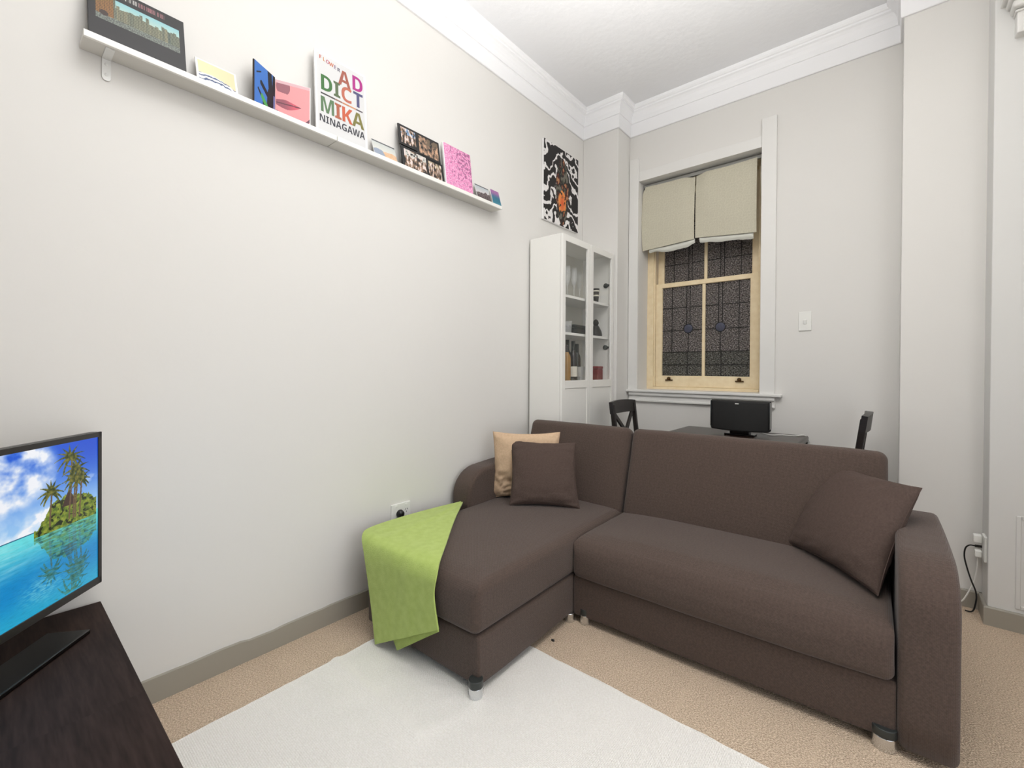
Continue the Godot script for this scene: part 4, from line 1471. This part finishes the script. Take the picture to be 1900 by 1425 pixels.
func build_tv() -> void:
	var s := thing("tv_stand", "low black-brown wooden television stand at the left front", "tv stand", Vector3(0.5, 0.0, 0.05))
	var wood: Material = mats.black_brown_wood
	var x0 := 0.020
	var x1 := 1.35
	var z0 := -0.237
	var z1 := 0.36
	part(s, "top_board", box(Vector3(x0, 0.365, z0), Vector3(x1, 0.405, z1), 0.002), wood)
	part(s, "side_panel", box(Vector3(x0 + 0.002, 0.0, z0 + 0.003), Vector3(x0 + 0.042, 0.365, z1 - 0.003), 0.002), wood)
	part(s, "side_panel", box(Vector3(x1 - 0.042, 0.0, z0 + 0.003), Vector3(x1 - 0.002, 0.365, z1 - 0.003), 0.002), wood)
	part(s, "back_panel", box(Vector3(x0 + 0.042, 0.05, z0 + 0.006), Vector3(x1 - 0.042, 0.365, z0 + 0.02), 0.001), wood)
	part(s, "shelf", box(Vector3(x0 + 0.042, 0.18, z0 + 0.02), Vector3(x1 - 0.042, 0.205, z1 - 0.01), 0.002), wood)
	part(s, "bottom_board", box(Vector3(x0 + 0.042, 0.03, z0 + 0.02), Vector3(x1 - 0.042, 0.06, z1 - 0.01), 0.002), wood)
	# the set: local x runs along the screen to its right edge, z out of the screen
	var d := Vector3(-0.754, 0, -0.657).normalized()
	var ang := atan2(-d.z, d.x)
	var t := thing("television", "flat television showing a palm island over turquoise water", "television", Vector3.ZERO)
	t.position = Vector3(0.0935, 0.405, -0.229) - d * 0.405
	t.rotation.y = ang
	var w := 0.81
	var hb := 0.086
	var ht := 0.541
	var shell := S()
	rbox(shell, Vector3(-w / 2, hb, -0.028), Vector3(w / 2, ht, -0.004), 0.006, 3)
	rbox(shell, Vector3(-w / 2 + 0.14, hb + 0.03, -0.060), Vector3(w / 2 - 0.14, ht - 0.12, -0.024), 0.012, 3)
	part(t, "housing", shell, mats.black_plastic)
	var bz := S()
	var b := 0.013
	rbox(bz, Vector3(-w / 2, hb, -0.004), Vector3(-w / 2 + b, ht, 0.002), 0.0015, 2)
	rbox(bz, Vector3(w / 2 - b, hb, -0.004), Vector3(w / 2, ht, 0.002), 0.0015, 2)
	rbox(bz, Vector3(-w / 2, hb, -0.004), Vector3(w / 2, hb + 0.021, 0.002), 0.0015, 2)
	rbox(bz, Vector3(-w / 2, ht - b - 0.002, -0.004), Vector3(w / 2, ht, 0.002), 0.0015, 2)
	part(t, "bezel", bz, mats.tv_bezel)
	var sm := StandardMaterial3D.new()
	sm.resource_name = "screen"
	sm.albedo_color = Color(0.02, 0.02, 0.02)
	sm.roughness = 0.18
	sm.texture_repeat = false
	sm.emission_enabled = true
	sm.emission_texture = paint(640, 360, screen_pixel)
	sm.emission_operator = BaseMaterial3D.EMISSION_OP_MULTIPLY
	sm.emission = Color.WHITE
	sm.emission_energy_multiplier = 0.92
	part(t, "screen", print_quad(w - 2 * b, ht - hb - b - 0.022, Transform3D(Basis.IDENTITY, Vector3(-w / 2 + b, hb + 0.020, -0.0008))), sm)
	var lt := AreaLight3D.new()
	lt.name = "screen_glow"
	lt.area_size = Vector2(w - 0.03, ht - hb - 0.04)
	lt.light_color = Color(0.62, 0.85, 1.0)
	lt.light_energy = 0.03
	lt.area_range = 8.0
	lt.area_attenuation = 2.0
	lt.shadow_enabled = true
	lt.position = Vector3(0, (hb + ht) / 2, 0.004)
	lt.rotation.y = PI
	t.add_child(lt)
	part(t, "badge", box(Vector3(-0.018, hb + 0.006, 0.0018), Vector3(0.018, hb + 0.011, 0.0028), 0.0003), mats.grey_plastic)
	var ft := S()
	var foot := PackedVector2Array()
	for k in 25:
		var a := PI * k / 24.0
		foot.append(Vector2(cos(a) * 0.07, -0.035 - sin(a) * 0.035))
	for q in [Vector2(-0.27, -0.04), Vector2(-0.275, 0.06), Vector2(0.275, 0.06), Vector2(0.27, -0.04)]:
		foot.append(q)
	slab(ft, foot, 0.012, 0.002, 2, Transform3D(Basis(Vector3(1, 0, 0), Vector3(0, 0, 1), Vector3(0, -1, 0)), Vector3(0, 0.0065, 0)))
	part(t, "base", ft, mats.gloss_black)
	var nk := S()
	rbox(nk, Vector3(-0.05, 0.012, -0.045), Vector3(0.05, hb + 0.08, -0.028), 0.005, 2)
	part(t, "neck", nk, mats.gloss_black)


# ------------------------------------------------------------------ table, speaker dock, chairs
func build_dining() -> void:
	var t := thing("dining_table", "small black-brown dining table under the window behind the sofa", "table", Vector3(1.16, 0.0, -3.0))
	var st := S()
	rbox(st, Vector3(0.79, 0.705, -3.305), Vector3(1.525, 0.742, -2.66), 0.012, 4)
	part(t, "tabletop", st, mats.dark_table_wood)
	for x in [0.815, 1.50]:
		for z in [-3.28, -2.685]:
			part(t, "leg", box(Vector3(x - 0.022, 0, z - 0.022), Vector3(x + 0.022, 0.706, z + 0.022), 0.004), mats.dark_chair_wood)
	st = S()
	for z in [-3.285, -2.695]:
		rbox(st, Vector3(0.83, 0.63, z), Vector3(1.485, 0.706, z + 0.018), 0.002, 1)
	for x in [0.802, 1.495]:
		rbox(st, Vector3(x, 0.63, -3.27), Vector3(x + 0.018, 0.706, -2.69), 0.002, 1)
	part(t, "apron", st, mats.dark_chair_wood)
	# speaker dock: bowed front, narrow foot
	var s := thing("speaker_dock", "wide black speaker with a bowed cloth front on the dining table", "speaker", Vector3(1.19, 0.742, -3.02))
	var plan := PackedVector2Array()
	for k in 17:
		var u := k / 16.0
		plan.append(Vector2(lerpf(-0.166, 0.166, u), 0.026 + 0.060 * sin(PI * u)))
	for q in [Vector2(0.166, -0.03), Vector2(0.12, -0.06), Vector2(0.0, -0.07), Vector2(-0.12, -0.06), Vector2(-0.166, -0.03)]:
		plan.append(q)
	var xf := Transform3D(Basis(Vector3(1, 0, 0), Vector3(0, 0, 1), Vector3(0, -1, 0)), Vector3(1.195, 0.864, -3.045))
	st = S()
	slab(st, plan, 0.184, 0.012, 3, xf)
	part(s, "cloth_front", st, mats.speaker_cloth)
	st = S()
	rbox(st, Vector3(1.025, 0.950, -3.09), Vector3(1.365, 0.957, -3.045), 0.003, 2)
	rbox(st, Vector3(1.027, 0.790, -3.075), Vector3(1.033, 0.952, -3.014), 0.002, 2)
	rbox(st, Vector3(1.357, 0.790, -3.075), Vector3(1.363, 0.952, -3.014), 0.002, 2)
	part(s, "case", st, mats.gloss_black)
	st = S()
	rbox(st, Vector3(1.11, 0.742, -3.10), Vector3(1.28, 0.752, -3.01), 0.004, 2)
	rbox(st, Vector3(1.14, 0.750, -3.085), Vector3(1.25, 0.776, -3.02), 0.006, 2)
	part(s, "stand", st, mats.gloss_black)
	part(s, "badge", box(Vector3(1.186, 0.938, -2.962), Vector3(1.206, 0.944, -2.9575), 0.0005), mats.white_plastic)
	var c := thing("speaker_cable", "thin white cable trailing across the table from the black speaker", "cable", Vector3(1.42, 0.742, -3.2))
	st = S()
	tube(st, curve([Vector3(1.30, 0.765, -3.08), Vector3(1.345, 0.748, -3.13), Vector3(1.40, 0.745, -3.20), Vector3(1.46, 0.745, -3.21), Vector3(1.51, 0.745, -3.27), Vector3(1.53, 0.70, -3.30)], 30), 0.003, 8)
	part(c, "flex", st, mats.white_plastic)
	var a := make_chair("black-brown cross-back dining chair between the cabinet and the table")
	a.position = Vector3(0.705, 0, -2.935)
	var b: Node3D = a.duplicate()
	b.name = numbered("dining_chair")
	b.set_meta("label", "black-brown dining chair seen edge-on at the table's right end")
	b.position = Vector3(1.565, 0, -2.975)
	b.rotation.y = PI
	add_child(b)


# faces local +x; the back leans to -x
func make_chair(label: String) -> Node3D:
	var wood: Material = mats.dark_chair_wood
	var t := thing("dining_chair", label, "chair", Vector3.ZERO, 0.0, "black-brown cross-back dining chairs")
	part(t, "seat", box(Vector3(-0.19, 0.43, -0.19), Vector3(0.19, 0.455, 0.19), 0.008), wood)
	var low := Vector3(-0.185, 0.44, 0)
	var top := Vector3(-0.245, 0.905, 0)
	for z in [-0.162, 0.162]:
		var st := S()
		bar(st, Vector3(-0.175, 0.0, z), low + Vector3(0, 0, z), 0.026, 0.034, 0.005, Vector3(0, 0, 1))
		bar(st, low + Vector3(0, -0.01, z), top + Vector3(0, 0, z), 0.026, 0.030, 0.005, Vector3(0, 0, 1))
		part(t, "back_leg", st, wood)
		st = S()
		bar(st, Vector3(0.165, 0.0, z), Vector3(0.165, 0.43, z), 0.034, 0.034, 0.005, Vector3(0, 0, 1))
		part(t, "front_leg", st, wood)
	# top rail, slightly bowed
	var rows := []
	for i in 7:
		var k := i / 6.0
		var row := PackedVector3Array()
		for j in 13:
			var s := 2.0 * j / 12.0 - 1.0
			row.append(Vector3(lerpf(-0.2485, -0.2385, k) - 0.016 * (1.0 - s * s), lerpf(0.922, 0.842, k) + 0.010 * (1.0 - s * s) * (1.0 - k), s * 0.180))
		rows.append(row)
	var st2 := S()
	sheet(st2, rows, 0.026)
	part(t, "top_rail", st2, wood)
	for s in [-1.0, 1.0]:
		st2 = S()
		bar(st2, Vector3(-0.246, 0.85, 0.145 * s), Vector3(-0.200, 0.565, -0.145 * s), 0.030, 0.014, 0.003, Vector3(0, 0, 1))
		part(t, "cross_slat", st2, wood)
	part(t, "lower_rail", box(Vector3(-0.212, 0.535, -0.150), Vector3(-0.190, 0.575, 0.150), 0.004), wood)
	for z in [-0.162, 0.162]:
		st2 = S()
		bar(st2, Vector3(-0.17, 0.2, z), Vector3(0.16, 0.2, z), 0.018, 0.022, 0.003, Vector3(0, 1, 0))
		part(t, "stretcher", st2, wood)
	for x in [[-0.18, -0.155], [0.15, 0.175]]:
		part(t, "seat_rail", box(Vector3(x[0], 0.37, -0.15), Vector3(x[1], 0.43, 0.15), 0.003), wood)
	return t


# ------------------------------------------------------------------ switch, sockets, cables
func build_wall_fittings() -> void:
	var o := thing("light_switch", "white single light switch on the wall right of the window", "switch", Vector3(1.495, 1.455, -3.33))
	part(o, "plate", box(Vector3(1.461, 1.395, -3.3305), Vector3(1.530, 1.514, -3.322), 0.003), mats.white_plastic)
	var st := S()
	rbox(st, Vector3(-0.009, -0.014, -0.004), Vector3(0.009, 0.014, 0.004), 0.003, 2, Vector3i(1, 1, 1), null, Transform3D(Basis(Vector3.RIGHT, 0.18), Vector3(1.496, 1.450, -3.320)))
	part(o, "rocker", st, mats.white_plastic)
	# left wall socket with a black plug
	o = thing("power_socket", "white double power socket on the left wall above the green throw", "socket", Vector3(0.0, 0.42, -1.375))
	part(o, "plate", box(Vector3(0.0, 0.378, -1.434), Vector3(0.009, 0.456, -1.318), 0.003), mats.white_plastic)
	for z in [-1.345, -1.405]:
		part(o, "rocker", box(Vector3(0.008, 0.438, z - 0.006), Vector3(0.0125, 0.449, z + 0.006), 0.0015), mats.white_plastic)
	st = S()
	for p in [[-0.006, 0.5], [0.006, -0.5]]:
		rbox(st, Vector3(-0.0005, -0.005, -0.0012), Vector3(0.0005, 0.005, 0.0012), 0.0003, 1, Vector3i(1, 1, 1), null, Transform3D(Basis(Vector3.RIGHT, p[1]), Vector3(0.0092, 0.419, -1.408 + p[0])))
	rbox(st, Vector3(0.0087, 0.402, -1.4092), Vector3(0.0097, 0.411, -1.4068), 0.0003, 1)
	part(o, "pin_slots", st, mats.frame_black)
	o = thing("power_plug", "black plug in the left wall socket behind the green throw", "plug", Vector3(0.009, 0.405, -1.368))
	st = S()
	lathe(st, PackedVector2Array([Vector2(0, 0.0), Vector2(0.020, 0.0), Vector2(0.021, 0.004), Vector2(0.017, 0.018), Vector2(0.010, 0.024), Vector2(0, 0.025)]), 20, Transform3D(Basis(Vector3(0, 0, 1), -PI / 2), Vector3(0.0093, 0.405, -1.366)))
	part(o, "body", st, mats.black_plastic)
	st = S()
	tube(st, curve([Vector3(0.028, 0.403, -1.366), Vector3(0.038, 0.385, -1.355), Vector3(0.036, 0.34, -1.345), Vector3(0.03, 0.2, -1.34), Vector3(0.03, 0.004, -1.345)], 20), 0.003, 8)
	part(o, "cord", st, mats.black_plastic)
	# socket on the right return with two plugs and their cables
	o = thing("power_socket", "white power socket low on the right wall corner beside the sofa arm", "socket", Vector3(2.252, 0.325, -3.0))
	part(o, "plate", box(Vector3(2.243, 0.268, -3.045), Vector3(2.253, 0.384, -2.965), 0.003), mats.white_plastic)
	o = thing("power_adapter", "upper white adapter in the right-hand wall socket", "adapter", Vector3(2.235, 0.36, -3.02))
	part(o, "body", box(Vector3(2.212, 0.340, -3.045), Vector3(2.2428, 0.378, -3.012), 0.006), mats.white_plastic)
	o = thing("power_adapter", "lower white plug in the right-hand wall socket with white cable", "adapter", Vector3(2.235, 0.29, -3.03))
	part(o, "body", box(Vector3(2.218, 0.272, -3.045), Vector3(2.2428, 0.306, -3.012), 0.006), mats.white_plastic)
	st = S()
	tube(st, curve([Vector3(2.23, 0.272, -3.03), Vector3(2.228, 0.22, -3.035), Vector3(2.221, 0.15, -3.045), Vector3(2.203, 0.09, -3.05), Vector3(2.18, 0.035, -3.055), Vector3(2.14, 0.005, -3.06)], 24), 0.003, 8)
	part(o, "cord", st, mats.white_plastic)
	o = thing("power_cable", "black cable looping from the right-hand socket down to the carpet", "cable", Vector3(2.2, 0.0, -3.04))
	st = S()
	tube(st, curve([Vector3(2.242, 0.322, -3.03), Vector3(2.222, 0.318, -3.04), Vector3(2.203, 0.315, -3.045), Vector3(2.190, 0.295, -3.05), Vector3(2.187, 0.255, -3.05), Vector3(2.196, 0.205, -3.05), Vector3(2.210, 0.15, -3.045), Vector3(2.226, 0.10, -3.04), Vector3(2.226, 0.06, -3.03), Vector3(2.214, 0.012, -3.02), Vector3(2.19, 0.004, -3.03)], 40), 0.0032, 8)
	part(o, "flex", st, mats.black_plastic)
	st = S()
	tube(st, PackedVector3Array([Vector3(2.2428, 0.322, -3.03), Vector3(2.222, 0.318, -3.04)]), 0.006, 10)
	part(o, "plug", st, mats.black_plastic)
	# a scrap of dark lint by the chaise
	o = thing("carpet_crumb", "tiny dark scrap on the carpet beside the chaise foot", "scrap", Vector3(0.835, 0.0, -1.545))
	st = S()
	lathe(st, PackedVector2Array([Vector2(0, 0.0), Vector2(0.007, 0.002), Vector2(0.006, 0.006), Vector2(0, 0.008)]), 7, Transform3D(Basis.from_scale(Vector3(1.3, 1, 0.8)), Vector3(0.835, 0, -1.545)))
	part(o, "body", st, mats.frame_black)
